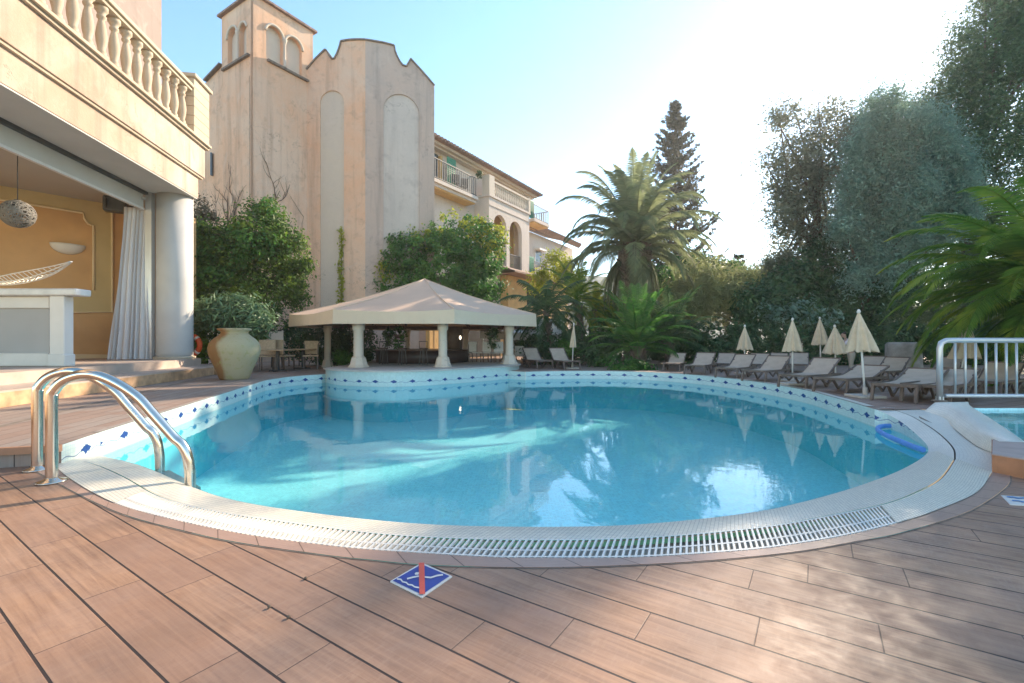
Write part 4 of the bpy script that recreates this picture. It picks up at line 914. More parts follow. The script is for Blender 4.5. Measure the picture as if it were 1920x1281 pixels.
def palm(name, loc, h, label, n, L, mt, elr=(-40, 85), ll=.5, trunkr=.3, droop=1.3, group=None, lw=.05, azr=(0, 360), lean=(0, 0), nlf=34, vdrop=.35, seed=1, hang=0, tm=None, bulb=True, tipd=0):
    random.seed(seed); o = thing(name, loc, label, 'palm tree', group); m = MB(); top = Vector((lean[0], lean[1], h))
    for k in range(n):
        az = R(azr[0]+(azr[1]-azr[0])*((k*.618034) % 1)); f_ = (k+.5)/n; el = R(elr[0]+(elr[1]-elr[0])*f_**.8+random.uniform(-6, 6))
        frond(m, top+Vector((0, 0, -.3+.5*f_)), az, el, L*random.uniform(.85, 1.08)*(1-.15*abs(f_-.6)), droop*random.uniform(.8, 1.25)*(1.0 if f_ < .8 else .7), nlf, ll, lw, vdrop, tipd)
    for k in range(hang): frond(m, top+Vector((0, 0, -.5)), R(random.uniform(0, 360)), R(random.uniform(-35, -10)), L*random.uniform(.6, .8), droop*2.2, nlf, ll, lw, vdrop)
    m.build('crown', mt, o)
    t_ = MB(); nr = 24; prof = []
    for k in range(nr+1):
        s = k/nr; r = trunkr*(1.15-.25*s+(.0 if s < .75 or not bulb else .75*math.sin((s-.75)/.25*math.pi*.8)))*(1+.06*(k % 2)); prof.append((Vector((lean[0]*s*s, lean[1]*s*s, (h-.1)*s)), r))
    t_.tube([p for p, r in prof], [r for p, r in prof], 14); 
    for k in range(120 if bulb else 30):
        s = random.uniform(.15, 1); a = random.uniform(0, 6.28); c = Vector((lean[0]*s*s, lean[1]*s*s, (h-.1)*s)); rr = trunkr*(1.1 if s < .75 else 1.5); d = Vector((math.cos(a), math.sin(a), 0)); t_.bar(c+d*rr*.8, c+d*rr*1.25+Vector((0, 0, .28)), .16, .05)
    t_.build('trunk', tm or M['palmbark'], o); return o
pb = Dp(1190, 455, 29.5)
palm('date_palm', (pb.x, pb.y, .2), pb.z-.2, 'tall grey green date palm standing behind the middle of the pool', 66, 6.1, M['leaf_palm'], (-12, 84), .74, .62, 1.9, nlf=64, lw=.075, seed=3, hang=26, vdrop=.5, tipd=3.2)
pb = Dp(1085, 560, 31); palm('feathery_palm', (pb.x+.3, pb.y, .2), pb.z-.3, 'yellow green palm with curved brown trunk left of the tall date palm', 34, 3.3, M['leaf_pgreen'], (-45, 70), .5, .22, 1.7, lean=(-.5, 0), seed=5, bulb=False, group='low palms under the date palm')
pb = Dp(1115, 575, 33); palm('feathery_palm', (pb.x-.3, pb.y, .2), pb.z-.3, 'bright yellow palm glowing low behind the left side of the date palm', 26, 3.0, M['leaf_yellow'], (-40, 70), .5, .2, 1.6, lean=(.3, 0), seed=6, bulb=False, group='low palms under the date palm')
pb = Dp(1005, 585, 27.5); palm('arching_palm', (pb.x+.9, pb.y, .2), pb.z-.25, 'dark arching palm between the pavilion and the first pair of loungers', 26, 3.2, M['leaf_dark'], (-20, 70), .55, .14, 2.0, lean=(-.3, 0), seed=7, bulb=False, vdrop=.7, group='low palms under the date palm')
pb = Dp(1195, 650, 24.5); palm('bushy_palm', (pb.x, pb.y, .2), 1.25, 'low stemless palm with upswept green fronds in front of the date palm trunk', 42, 3.5, M['leaf_round'], (5, 82), .55, .25, 1.35, seed=8, bulb=False, nlf=36, group='low palms under the date palm', tm=M['bark'])
pb = Dp(1255, 640, 26); palm('bushy_palm', (pb.x, pb.y, .2), 1.5, 'second low palm with drooping bluish fronds behind the first single lounger', 30, 3.4, M['leaf_dark'], (0, 75), .55, .22, 1.5, seed=9, bulb=False, nlf=34, group='low palms under the date palm', tm=M['bark'])
# palm at the right edge of the frame
pb = Dp(1990, 530, 13.0); palm('right_palm', (pb.x, pb.y, .2), pb.z-.2, 'bright green palm with long drooping fronds entering at the right edge', 90, 4.7, M['leaf_pgreen'], (-22, 52), .62, .35, 1.8, seed=12, nlf=66, vdrop=.35, lw=.055, hang=14, tipd=2.6)
# stump like grey palm trunk behind the loungers
pb = G(1692, 716, ZD); m = MB(); m.lathe([(.72, 0), (.62, .2), (.58, .8), (.6, 1.25), (.52, 1.35)], 20, fr=lambda a, z: 1+.06*math.sin(a*7+z*3)+.03*math.sin(z*40)); o = thing('palm_stump', (16.55, 19.5, .22), 'thick grey ringed trunk base behind the loungers under the right palm', 'tree trunk'); m.build('trunk', simple('grey_trunk', (.30, .27, .23), .95, .3, 3, bump=.7, bsc=8), o)
# ---------------- norfolk conifer
def conifer(name, px, ptop, Y, hb_, label, wmax, n_t, seed=2, zb=.2):
    random.seed(seed); top = Dp(px, ptop, Y); H_ = top.z-zb; o = thing(name, (top.x, top.y, zb), label, 'tree'); C = []; Nn = []; tk = MB(); tk.tube([(0, 0, 0), (0, 0, H_*.5), (0, 0, H_)], [.3, .17, .03], 8)
    for k in range(n_t):
        s = (k+.5)/n_t; z = H_*(.12+.87*s); Lb = wmax*(1-s)**.75+.25
        for j in range(7):
            a = random.uniform(0, 6.28); L_ = Lb*random.uniform(.6, 1.12); d = Vector((math.cos(a), math.sin(a), 0)); pts = []
            for i in range(8):
                u = i/7; pts.append(Vector((0, 0, z))+d*L_*u+Vector((0, 0, .32*L_*(u**2)*(1.2)-.10*L_*math.sin(math.pi*u))))
            tk.tube(pts[::2]+[pts[-1]], .018, 4, False)
            sd_ = Vector((-d.y, d.x, 0))
            for q in range(int(34*L_/wmax)+8):
                u = random.uniform(.15, 1.0); p = pts[0].lerp(pts[-1], u); p = Vector((0, 0, z))+d*L_*u+Vector((0, 0, .32*L_*u*u*1.2-.10*L_*math.sin(math.pi*u)))
                for w_ in range(4):
                    off = sd_*random.gauss(0, .16*(1.3-u)+.05)+d*random.gauss(0, .08)+UZ*abs(random.gauss(0, .07)); C.append(p+off); Nn.append(off.normalized())
    add_leaves('crown', np.array(C), np.array(Nn), .38, M['leaf_norf'], o, .34); tk.build('trunk', M['bark'], o); return o
conifer('norfolk_pine', 1266, 188, 44, 0, 'tall thin conifer with tiered upswept branches behind the date palm', 5.2, 46)
conifer('norfolk_pine', 1385, 476, 46, 0, 'small dark conifer top poking out of the shrubs right of the tall conifer', 1.7, 14, seed=4)
# ---------------- big trees on the right
Y = 31
Bl_ = [bp(1560,240,Y,55,50), bp(1500,300,Y,45,60), bp(1480,400,Y,38,60), bp(1530,350,Y,45,60), bp(1590,300,Y,45,70), bp(1500,480,Y,45,55), bp(1560,430,Y,50,60), bp(1475,520,Y,35,45), bp(1545,540,Y,60,50), bp(1460,340,Y,18,40)]
plant('airy_tree', (19.5, 31, .2), 'tall brownish green tree with sky showing through its airy crown', 'tree', Bl_+[bp(1440+random.random()*90, 200+40*k+random.uniform(-20,20), Y, 22, 24) for k in range(9)], 36000, .20, M['leaf_airy'], 1.0, 30, .55, [([(20, 31, .1), (19.8, 31, 4), (20.5, 31, 9), (20.8, 31, 13)], [.35, .28, .18, .06])], limbs=26, shell=.4)
Y = 28
Bl_ = [bp(1700,260,Y,75,55), bp(1760,320,Y,55,55), bp(1660,330,Y,65,70), bp(1720,390,Y,75,60), bp(1620,420,Y,50,60), bp(1680,460,Y,65,50), bp(1790,360,Y,35,50), bp(1640,240,Y+2,40,30)]
plant('blue_green_tree', (20.5, 28, .2), 'broad blue green tree with feathery foliage in front of the tall cypress', 'tree', Bl_+[bp(q[0]+random.uniform(-12,12), q[1]+random.uniform(-12,12), Y-1.2-random.random(), 12+random.random()*18, 16+random.random()*22) for q in [(1600,300),(1625,245),(1650,215),(1680,200),(1705,230),(1735,250),(1760,285),(1790,310),(1810,350),(1590,360),(1580,420),(1620,470),(1660,500),(1640,340),(1690,310),(1720,350),(1670,400),(1740,400),(1775,430),(1700,450),(1600,520),(1660,270),(1800,395)]], 140000, .20, M['leaf_teal'], .75, 60, .36, [([(22, 28.5, .1), (21.8, 28.5, 4), (22.4, 28.5, 8)], [.4, .33, .15])], limbs=16, shell=.62, flat=1.5)
Y = 30
Bl_ = [bp(1860,60,Y,60,90), bp(1900,200,Y,85,110), bp(1830,170,Y,40,60), bp(1795,175,Y+1,38,50), bp(1850,110,Y+3,55,75), bp(1800,110,Y+2,26,45), bp(1765,170,Y+2,28,40), bp(1730,205,Y+2,34,32), bp(1780,250,Y+1.5,60,60), bp(1700,215,Y+3,40,25), bp(1900,30,Y+3,60,80), bp(1820,190,Y+3.5,50,60), bp(1950,120,Y+3.5,80,100), bp(1850,330,Y,75,100), bp(1800,300,Y+1,50,80), bp(1900,420,Y,90,100), bp(1790,450,Y+1,70,70), bp(1990,100,Y,90,150), bp(1980,330,Y,90,150), bp(1740,220,Y+2,40,40), bp(2080,250,Y,90,200), bp(2100,20,Y,120,160), bp(2250,200,Y,120,220), bp(1960,-120,Y,110,130), bp(2060,-260,Y,120,120), bp(2180,-120,Y,120,140), bp(2300,0,Y,130,200), bp(1930,-60,Y,70,90), bp(1720,540,Y+1,90,80), bp(1840,560,Y+1,90,70), bp(2000,520,Y,110,90)]
plant('giant_cypress', (31, 31, .2), 'very tall dark cypress filling the upper right corner', 'tree', Bl_, 250000, .23, M['leaf_cyp'], .9, 70, .4, [([(31, 31, .1), (31, 31.2, 8), (32, 31, 18)], [.6, .5, .2])], limbs=10, shell=.8, flat=1.5)
# cypress tops
plant('slim_cypress', (27.3, 35, .2), 'slim dark cypress tip rising between the airy tree and the giant one', 'tree', [bp(1632,215,36,18,40), bp(1632,300,36,24,90), bp(1690,200,36,8,18), bp(1690,300,36,22,90)], 6000, .22, M['leaf_cyp'], .5, 40, .4, [([(27.3, 35.5, .1), (27.6, 36, 14)], [.3, .1])])
# understorey / hedges
Y = 26
plant('back_hedge', (5.5, 33, .2), 'dim hedge closing the view low behind the date palm', 'hedge', [bp(1010+40*k, 655, 33.5, 34, 34, 1.2) for k in range(8)], 15000, .22, M['leaf_dark'], .5, 50, .55, crown='foliage', shell=.85)
plant('far_hedge', (24, 33.5, .2), 'dark foliage screen far behind the grey palm trunk and the railing', 'hedge', [bp(1560+42*k, 590+8*math.sin(k), 36, 36, 80, 1.6) for k in range(14)], 34000, .28, M['leaf_cyp'], .6, 50, .55, crown='foliage', shell=.8)
plant('dark_hedge', (14, 27, .2), 'long dark hedge behind the second row of loungers', 'hedge', [bp(1300+45*k, 650, 27, 36, 42, 1.2) for k in range(14)], 34000, .22, M['leaf_dark'], .5, 50, .55, crown='foliage', shell=.85)
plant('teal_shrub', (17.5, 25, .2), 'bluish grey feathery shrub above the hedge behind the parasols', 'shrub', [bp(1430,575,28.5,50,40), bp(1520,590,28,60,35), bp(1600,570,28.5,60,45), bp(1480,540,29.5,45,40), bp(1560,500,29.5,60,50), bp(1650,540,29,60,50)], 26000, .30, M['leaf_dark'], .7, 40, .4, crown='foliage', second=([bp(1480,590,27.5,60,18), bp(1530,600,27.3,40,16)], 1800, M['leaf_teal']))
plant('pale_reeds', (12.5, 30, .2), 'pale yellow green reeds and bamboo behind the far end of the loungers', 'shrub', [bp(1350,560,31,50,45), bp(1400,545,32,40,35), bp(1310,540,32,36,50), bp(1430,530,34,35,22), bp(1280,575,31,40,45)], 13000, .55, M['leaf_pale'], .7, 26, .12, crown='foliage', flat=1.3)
plant('leafy_thicket', (15.0, 38, .2), 'green thicket, tops toned paler as if sunlit, below the bright gap in the trees', 'shrub', [bp(1420,545,42,70,32), bp(1360,530,42,50,40), bp(1300,520,42,50,45), bp(1240,560,36,40,50), bp(1170,600,36,60,50)], 24000, .32, M['leaf_round'], .8, 40, .5, crown='foliage', second=([bp(1420,520,42,60,10), bp(1340,500,42,40,14)], 2500, M['leaf_pale']))
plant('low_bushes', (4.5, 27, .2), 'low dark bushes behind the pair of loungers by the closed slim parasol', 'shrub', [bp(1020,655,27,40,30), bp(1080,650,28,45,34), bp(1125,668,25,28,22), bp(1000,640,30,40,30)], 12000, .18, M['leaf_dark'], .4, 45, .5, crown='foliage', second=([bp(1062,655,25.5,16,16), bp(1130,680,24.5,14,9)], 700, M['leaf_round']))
plant('ground_fern', (5.6, 21.4, .25), 'bright green low fern at the pool edge under the bushy palm', 'plant', [bp(1185,690,22,24,13), bp(1160,695,22,14,7), bp(1215,694,22,14,8)], 2600, .16, M['leaf_round'], .3, 30, .4, crown='foliage')
plant('yellow_bush', (1.5, 38, .2), 'yellow green bush below the wing balconies', 'shrub', [bp(1040,500,40,24,26), bp(1010,530,40,20,20), bp(1070,520,38,28,30)], 5000, .24, M['leaf_yellow'], .6, 40, .5, crown='foliage')
plant('balcony_plant', WP(6.1, 16.75, 0), 'small dark plant standing on the corner pier of the upper balcony', 'plant', [bp(898,330,41.2,4,9)], 200, .2, M['leaf_dark'], .2, 20, crown='foliage')
# trees outside the right of the frame: they shade the right hand deck
plant('offside_pine', (31, 11, .2), 'broad dark tree standing just outside the right edge', 'tree', [(31+random.uniform(-4, 4), 11+random.uniform(-5, 5), random.uniform(5, 16), 3.5, 3.5, 3) for k in range(12)], 26000, .4, M['leaf_cyp'], 1.2, 50, .5, [([(31, 11, 0), (31, 11, 8)], [.5, .3])], shell=.7)
# ================================================================ FURNITURE AND SMALL THINGS
# ladder
lad = empty('pool_ladder', G(97, 905)); tag(lad, 'stainless steel pool ladder with two arched handrails over the near left coping', 'pool ladder'); LB = lad.location.copy()
prof = [(0, 0), (0, .5), (0, .95), (.02, 1.05), (.08, 1.15), (.17, 1.21), (.27, 1.225), (.38, 1.18), (.5, 1.08), (.62, .94), (.72, .76), (.83, .56), (.885, .46), (.93, .40), (.97, .29), (.99, .15), (1, -.1), (1, -1.1)]
A_ = [(Vector(G(97, 905)), Vector(G(357, 912, -.1))), (Vector(G(70, 882)), Vector(G(300, 880, -.1)))]
for a, b in A_:
    a = Vector((a.x, a.y, 0)); b = Vector((b.x, b.y, 0)); pts = spline([a.lerp(b, s)+UZ*z-LB for s, z in prof], 5)
    o = MB().tube(pts, .055, 16).build('handrail', M['metal'], lad)
    MB().lathe([(.14, .0), (.14, .012), (.12, .02), (.07, .035), (.06, .05)], 28, a-LB+Vector((0, 0, .006))).build('base_flange', M['metal'], o)
n1_, f1_ = A_[0][1], A_[1][1]
for k in range(3):
    z = -.16-.32*k; d = (f1_-n1_).normalized(); c = (n1_+f1_)/2; m = MB(); Mx = Matrix((d, Vector((-d.y, d.x, 0)), UZ)).transposed().to_4x4(); Mx.translation = Vector((c.x, c.y, z))-LB
    m.box(None, ((f1_-n1_).length, .22, .05), M=Mx); m.build('step', simple('step_plastic', (.30, .33, .33), .5, .3, 30), lad, bev=.012)
# railing
rl = empty('toddler_pool_railing', (8.9, 9.6, .35)); tag(rl, 'white painted metal railing along the small pool at the right edge', 'railing'); Rb = rl.location
m = MB().tube([Vector((8.9, 9.6, .36))-Rb, Vector((8.9, 9.6, 1.46))-Rb, Vector((8.93, 9.6, 1.57))-Rb, Vector((9.03, 9.6, 1.62))-Rb, Vector((9.2, 9.6, 1.625))-Rb, Vector((15, 9.6, 1.625))-Rb], .055, 12); m.build('top_rail', M['alu'], rl)
m = MB().tube([Vector((9.0, 9.6, .47))-Rb, Vector((15, 9.6, .47))-Rb], .042, 10); m.build('bottom_rail', M['alu'], rl)
x = 9.22
b0_ = MB().tube([(0, 0, .12), (0, 0, 1.26)], .022, 8).build('baluster', M['alu'], rl); b0_.location.x = x-8.9
for k in range(1, 24):
    o = b0_.copy(); COL.objects.link(o); o.location.x = x-8.9+.213*k
MB().lathe([(.13, 0), (.13, .015), (.08, .03)], 20, (0, 0, .01)).build('base_plate', M['cap'], rl)
MB().box((.0, 0, .06), (.10, .10, .1)).build('post_foot', M['alu'], rl, bev=.01)
MB().tube([(3.2, 0, -.35), (3.2, 0, 1.2)], .05, 10).build('post', M['alu'], rl)
# pot
pt = G(440, 711.5, ZD); k = pt.y/F; pr_ = [(23,0),(25,3),(30,18),(38,36),(42,48),(43.5,58),(41,68),(34,76),(26,82),(22.5,86),(23,89),(28.5,92),(29,94),(26.5,95),(22,92),(20,84)]
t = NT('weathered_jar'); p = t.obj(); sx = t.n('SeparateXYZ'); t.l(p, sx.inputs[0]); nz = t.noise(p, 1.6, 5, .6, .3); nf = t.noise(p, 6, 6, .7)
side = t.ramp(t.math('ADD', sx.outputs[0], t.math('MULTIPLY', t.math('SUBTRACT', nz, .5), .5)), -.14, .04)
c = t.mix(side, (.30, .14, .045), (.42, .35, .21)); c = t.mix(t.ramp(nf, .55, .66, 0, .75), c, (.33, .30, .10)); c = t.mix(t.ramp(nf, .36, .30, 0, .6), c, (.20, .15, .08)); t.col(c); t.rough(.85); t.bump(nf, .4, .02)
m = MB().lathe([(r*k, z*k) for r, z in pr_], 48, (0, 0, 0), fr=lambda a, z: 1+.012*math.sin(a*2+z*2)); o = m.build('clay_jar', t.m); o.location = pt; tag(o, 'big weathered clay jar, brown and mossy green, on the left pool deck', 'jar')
# life ring and its stand behind the pillar
lr_ = empty('life_ring', Dp(357, 648, 20.6)); tag(lr_, 'orange life ring hanging half hidden behind the white pillar', 'life ring')
m = MB(); m.tube([(.42*math.cos(a), 0, .42*math.sin(a)) for a in [2*math.pi*i/32 for i in range(33)]], .11, 10, False); m.build('ring', simple('orange_foam', (.72, .10, .02), .5), lr_)
m = MB(); [m.tube([(.42*math.cos(a), 0, .42*math.sin(a)) for a in (q-.12, q, q+.12)], .115, 10) for q in (.8, 2.4, 3.9, 5.5)]; m.build('reflective_band', M['white'], lr_)
MB().box((0, .16, -.9), (.1, .08, 2.4)).build('post', M['darkmetal'], lr_)
# signs on the deck
def px2(mb, poly, z): return mb.sheet([(G(x, y).x, G(x, y).y) for x, y in poly], z)
def z6(L_): return [(700+x/6.4, 980+y/6.4) for x, y in L_]
sg = empty('no_diving_tile', G(790, 1090)); tag(sg, 'square blue no diving tile with red bar set in the deck by the grate', 'sign'); sg.location.z = 0
def mk(name, polys, z, mt, par):
    m = MB()
    for p in polys: px2(m, p, z)
    m.v = [(v[0]-par.location.x, v[1]-par.location.y, v[2]-par.location.z) for v in m.v]; return m.build(name, mt, par)
blue = simple('sign_blue', (.02, .05, .27), .3, .25, 8); red = simple('sign_red', (.72, .10, .06), .35, .08, 8)
m = MB(); cr = [G(x, y) for x, y in z6([(203,720),(582,495),(947,660),(585,912)])]; m.plate([[(p.x, p.y) for p in cr]], (0, 0, .008), (1, 0, 0), (0, 1, 0), (0, 0, 1), .02); m.v = [(v[0]-sg.location.x, v[1]-sg.location.y, v[2]) for v in m.v]; m.build('white_border', M['white'], sg)
mk('blue_field', [z6([(232,718),(580,520),(915,662),(585,885)])], .0105, blue, sg)
def band(pts, wd):
    up = []; dn = []
    for i, p in enumerate(pts):
        a = Vector(pts[max(0, i-1)]); b = Vector(pts[min(len(pts)-1, i+1)]); d = (b-a).normalized(); n_ = Vector((-d.y, d.x))*wd/2; up.append(tuple(Vector(p)+n_)); dn.append(tuple(Vector(p)-n_))
    return up+dn[::-1]
mk('swimmer', [z6(band([(405,700),(470,682),(540,668),(620,678),(690,685),(760,662),(835,650)], 20)), z6([(495,640),(510,622),(545,618),(556,634),(540,650),(505,652)])], .0125, M['white'], sg)
wv_ = [(285,702),(330,706),(350,735),(395,745),(420,770),(465,775),(495,798),(560,808)]
mk('waves', [z6(band(wv_, 18))], .0125, M['white'], sg)
mk('red_bar', [z6([(545,508),(612,508),(622,885),(552,890)])], .0145, red, sg)
sg2 = empty('deck_sign_tile', G(1905, 940)); sg2.location.z = 0; tag(sg2, 'white bordered tile with blue waves at the right edge of the deck', 'sign')
def z5(L_): return [(1560+x/4.27, 700+y/4.27) for x, y in L_]
m = MB(); cr = [G(x, y) for x, y in z5([(1352,985),(1650,1005),(1720,1075),(1425,1058)])]; m.plate([[(p.x, p.y) for p in cr]], (0, 0, .008), (1, 0, 0), (0, 1, 0), (0, 0, 1), .02); m.v = [(v[0]-sg2.location.x, v[1]-sg2.location.y, v[2]) for v in m.v]; m.build('white_border', M['white'], sg2)
mk('waves', [z5(band([(1400,1000),(1450,1003),(1490,1012),(1540,1008),(1600,1018)], 9)), z5(band([(1440,1030),(1490,1032),(1530,1042),(1600,1045)], 8))], .0125, simple('wave_blue', (.10, .28, .55), .3), sg2)
# pool noodle
pz = [(1731,846),(1712,840),(1690,831),(1664,820),(1650,812),(1646,807),(1650,803),(1665,801),(1682,802)]
nd_ = MB().tube(spline([G(x, y-2, -.04) for x, y in pz], 6), .042, 12); tag(nd_.build('pool_noodle', simple('blue_foam', (.09, .26, .62), .6, .1, 8)), 'bent blue foam noodle floating at the right end of the pool', 'pool noodle')
# ---------------- loungers
def make_lounger(adeg=32):
    root = empty('sun_lounger'); Wd = .74; Ls = 1.22; Lb = .80; hs = .36; ang = R(adeg)
    m = MB(); n_ = 8; by, bz = math.cos(ang), math.sin(ang)
    top = []
    for i in range(n_+1): s = i/n_; top.append((s*Ls, hs-.018*math.sin(math.pi*s)))
    sl = MB(); P_ = [(x, z) for x, z in top]
    for (x0, z0), (x1, z1) in zip(P_, P_[1:]):
        sl.quad((x0, -Wd/2+.03, z0), (x1, -Wd/2+.03, z1), (x1, Wd/2-.03, z1), (x0, Wd/2-.03, z0)); sl.quad((x0, -Wd/2+.03, z0-.02), (x0, Wd/2-.03, z0-.02), (x1, Wd/2-.03, z1-.02), (x1, -Wd/2+.03, z1-.02))
    sl.quad((0, -Wd/2+.03, hs), (0, Wd/2-.03, hs), (0, Wd/2-.03, hs-.05), (0, -Wd/2+.03, hs-.05))
    sl.build('seat', M['sling'], root, weld=True)
    bk = MB(); P_ = []
    for i in range(7): s = i/6; P_.append((Ls+Lb*s*by, hs+Lb*s*bz+.0-.02*math.sin(math.pi*s)))
    for (x0, z0), (x1, z1) in zip(P_, P_[1:]):
        bk.quad((x0, -Wd/2+.03, z0), (x1, -Wd/2+.03, z1), (x1, Wd/2-.03, z1), (x0, Wd/2-.03, z0)); bk.quad((x0+.015, -Wd/2+.03, z0-.02), (x0+.015, Wd/2-.03, z0-.02), (x1+.015, Wd/2-.03, z1-.02), (x1+.015, -Wd/2+.03, z1-.02))
    bk.build('backrest', M['sling'], root)
    fr = MB()
    for s in (-1, 1):
        y = s*Wd/2; fr.bar((-.01, y, hs-.02), (Ls+.68, y, hs-.03), .04, .06); fr.bar((Ls, y*.96, hs-.01), (Ls+Lb*by, y*.96, hs+Lb*bz-.01), .03, .045)
    fr.bar((-.01, -Wd/2, hs-.02), (-.01, Wd/2, hs-.02), .05, .06); fr.bar((Ls+Lb*by, -Wd/2, hs+Lb*bz), (Ls+Lb*by, Wd/2, hs+Lb*bz), .04, .04); fr.bar((Ls+.66, -Wd/2, hs-.03), (Ls+.66, Wd/2, hs-.03), .04, .05)
    fr.bar((Ls+.33, -Wd/2+.05, hs-.03), (Ls+Lb*.6*by, -Wd/2+.05, hs+Lb*.6*bz), .03, .03); fr.bar((Ls+.33, Wd/2-.05, hs-.03), (Ls+Lb*.6*by, Wd/2-.05, hs+Lb*.6*bz), .03, .03)
    fr.build('frame', M['brownframe'], root)
    for s in (-1, 1):
        y = s*(Wd/2-.01); g = MB(); g.bar((.03, y, hs-.03), (-.05, y, 0), .05, .06); g.build('leg', M['brownframe'], root)
        g = MB(); g.bar((Ls*.62, y, hs-.03), (Ls*.88, y, .02), .045, .05); g.bar((Ls*.88, y, .02), (Ls+.42, y, hs-.03), .045, .05); g.bar((Ls*.2, y, hs-.04), (Ls*.42, y, hs-.2), .035, .04); g.bar((Ls*.42, y, hs-.2), (Ls*.64, y, hs-.04), .035, .04); g.build('leg', M['brownframe'], root)
    return root
LG = 'sling sun loungers round the pool'
LNG = [  # foot centre px, azimuth of the axis (deg from the view axis, to the right), scale, label
 (1259,696.5,31,1.0,'lone yellowish lounger at the left end of the right hand group, under the palm fronds'),
 (1302,703,37,1.08,'lounger second from the left in the right hand group, left of the slim closed parasol'),
 (1352,697,28,1.0,'lounger in the back row with upright back, just left of the first closed parasol'),
 (1362,709.5,47,1.06,'front row lounger directly below the leftmost closed parasol of the right group'),
 (1425,699,30,1.0,'back row lounger seen face on between the first and second parasols'),
 (1414,716,54,1.05,'front row lounger with a pale strip on its headrest edge, left of the second parasol'),
 (1462,697,31,1.0,'back row lounger whose top edge just shows above the one with the pale strip'),
 (1497,700,32,1.05,'back row lounger seen face on right behind the pole of the second parasol'),
 (1486,728,61,1.06,'front row lounger standing beside the white slab, below the two close parasols'),
 (1557,737.5,68,1.10,'front row lounger with low back directly left of the big parasol pole'),
 (1615,712,51,1.0,'lounger behind the big parasol, next to the bending person'),
 (1640,716,61,1.0,'lounger with its back against the thick grey palm trunk'),
 (1676,754,59,1.10,'nearest lounger, in front of the grey palm trunk and left of the railing'),
 (1735,757,59,1.13,'lounger seen partly through the left bars of the white railing'),
 (1752,716,56,1.0,'back row lounger half hidden behind the railing post'),
 (1838,742,61,1.0,'rightmost yellowish lounger seen through the bars of the railing'),
 (1021,692,-72,1.15,'left lounger of the pair beside the pavilion'),
 (1072,693.5,-70,1.15,'right lounger of the pair beside the pavilion, by the slim parasol'),
]
BACK = [1272,1324,1363,1398,1426,1461,1461,1498,1550,1636,1641,1683,1739,1795,1783,1886,993,1043]
protos = {32: make_lounger(32), 18: make_lounger(18), 40: make_lounger(40)}; used_ = set()
for i, (x, y, az, s_, lb_) in enumerate(LNG):
    ad = 18 if i in (9, 12, 13) else (40 if i > 15 else 32); o = protos[ad] if ad not in used_ else copy_tree(protos[ad]); used_.add(ad)
    o.location = G(x, y, ZD); D_ = (1.22+.8*math.cos(R(ad)))*s_; k = (BACK[i]-960)/F; q = (k*o.location.y-o.location.x)/D_/math.sqrt(1+k*k)
    A__ = math.asin(max(-.98, min(.98, q)))+math.atan(k)
    o.rotation_euler = (0, 0, R(90)-A__); o.scale = (s_, s_, s_); tag(o, lb_, 'sun lounger', LG)
# ---------------- parasols
def parasol(px, tip, skirt, hw_, bx, by_, label, Y=None, gi=0):
    base = G(bx, by_, ZD); Y = base.y; top = Dp(px, tip, Y); zs_ = CAMZ-(skirt-641)/F*Y; r = .86*hw_*Y/F; root = empty('parasol', base); tag(root, label, 'parasol', 'closed beige parasols on the sun deck')
    tl = Vector((top.x-base.x, 0, 0)); H_ = top.z-base.z; hs_ = zs_-base.z; m = MB(); n_ = 72; rings = 18; i0 = 0
    def cen(z): return tl*(z/H_)
    for k in range(rings+1):
        s = k/rings; z = H_-.05-(H_-.05-hs_)*s; rr = r*(.06+.94*s**.85)
        for j in range(n_):
            a = 2*math.pi*j/n_; f = 1+.27*min(1, s*2)*(1-2*abs(math.sin(a*4+gi)))+.06*math.sin(a*3+gi+3*s); zz_ = z-(.05*r*2*math.cos(a*8+gi) if k == rings else 0); c = cen(z); m.v.append((c.x+rr*f*math.cos(a), rr*f*math.sin(a), zz_))
    for k in range(rings):
        for j in range(n_): a = k*n_+j; b = k*n_+(j+1) % n_; m.sm.add(len(m.f)); m.f.append((a, a+n_, b+n_, b))
    m.build('canopy', M['ubrella'], root)
    m = MB().tube([Vector((0, 0, .02)), tl*.5+UZ*H_*.5, tl+UZ*H_], .024, 10); m.build('pole', M['white'], root)
    m = MB().lathe([(.03, 0), (.045, .03), (.02, .09)], 10, tl+UZ*(H_-.06)); m.build('finial', M['white'], root)
    m = MB().box((0, 0, .035), (.62, .55, .06)).lathe([(.05, .06), (.05, .25)], 12); m.build('base', simple('base_stone', (.50, .44, .38), .8, .1, 4), root, bev=.01); return root
parasol(1396.5, 611, 656, 14, 1396, 702, 'leftmost small closed parasol in the right hand row')
parasol(1486, 598, 659, 17, 1486, 716, 'closed parasol standing beside a white slab, second from the left', gi=1)
parasol(1537, 596, 647, 14, 1539, 703, 'closed parasol farthest back, between two nearer ones', gi=2)
parasol(1565, 611, 664, 21, 1567, 714, 'short wide closed parasol left of the bending person', gi=3)
parasol(1610, 583, 659, 26, 1622, 746, 'largest and nearest closed parasol, slightly leaning', gi=.5)
parasol(1816, 604, 672, 24, 1799, 726, 'closed leaning parasol seen behind the white railing', gi=1.5)
parasol(1076, 607, 652, 6.5, 1073, 692, 'slim closed parasol beside the pair of loungers near the pavilion', gi=2.5)
m = MB().plate([[(-.32, -.3), (.32, -.3), (.32, .3), (-.32, .3)]], (0, 0, .06), (1, 0, 0), (0, 1, 0), (0, 0, 1), .055); o = m.build('paving_slab', simple('pale_slab', (.55, .48, .41), .7, .1, 3), bev=.01); o.location = G(1487, 722, ZD); tag(o, 'small pale slab lying on the deck between two front loungers', 'slab')
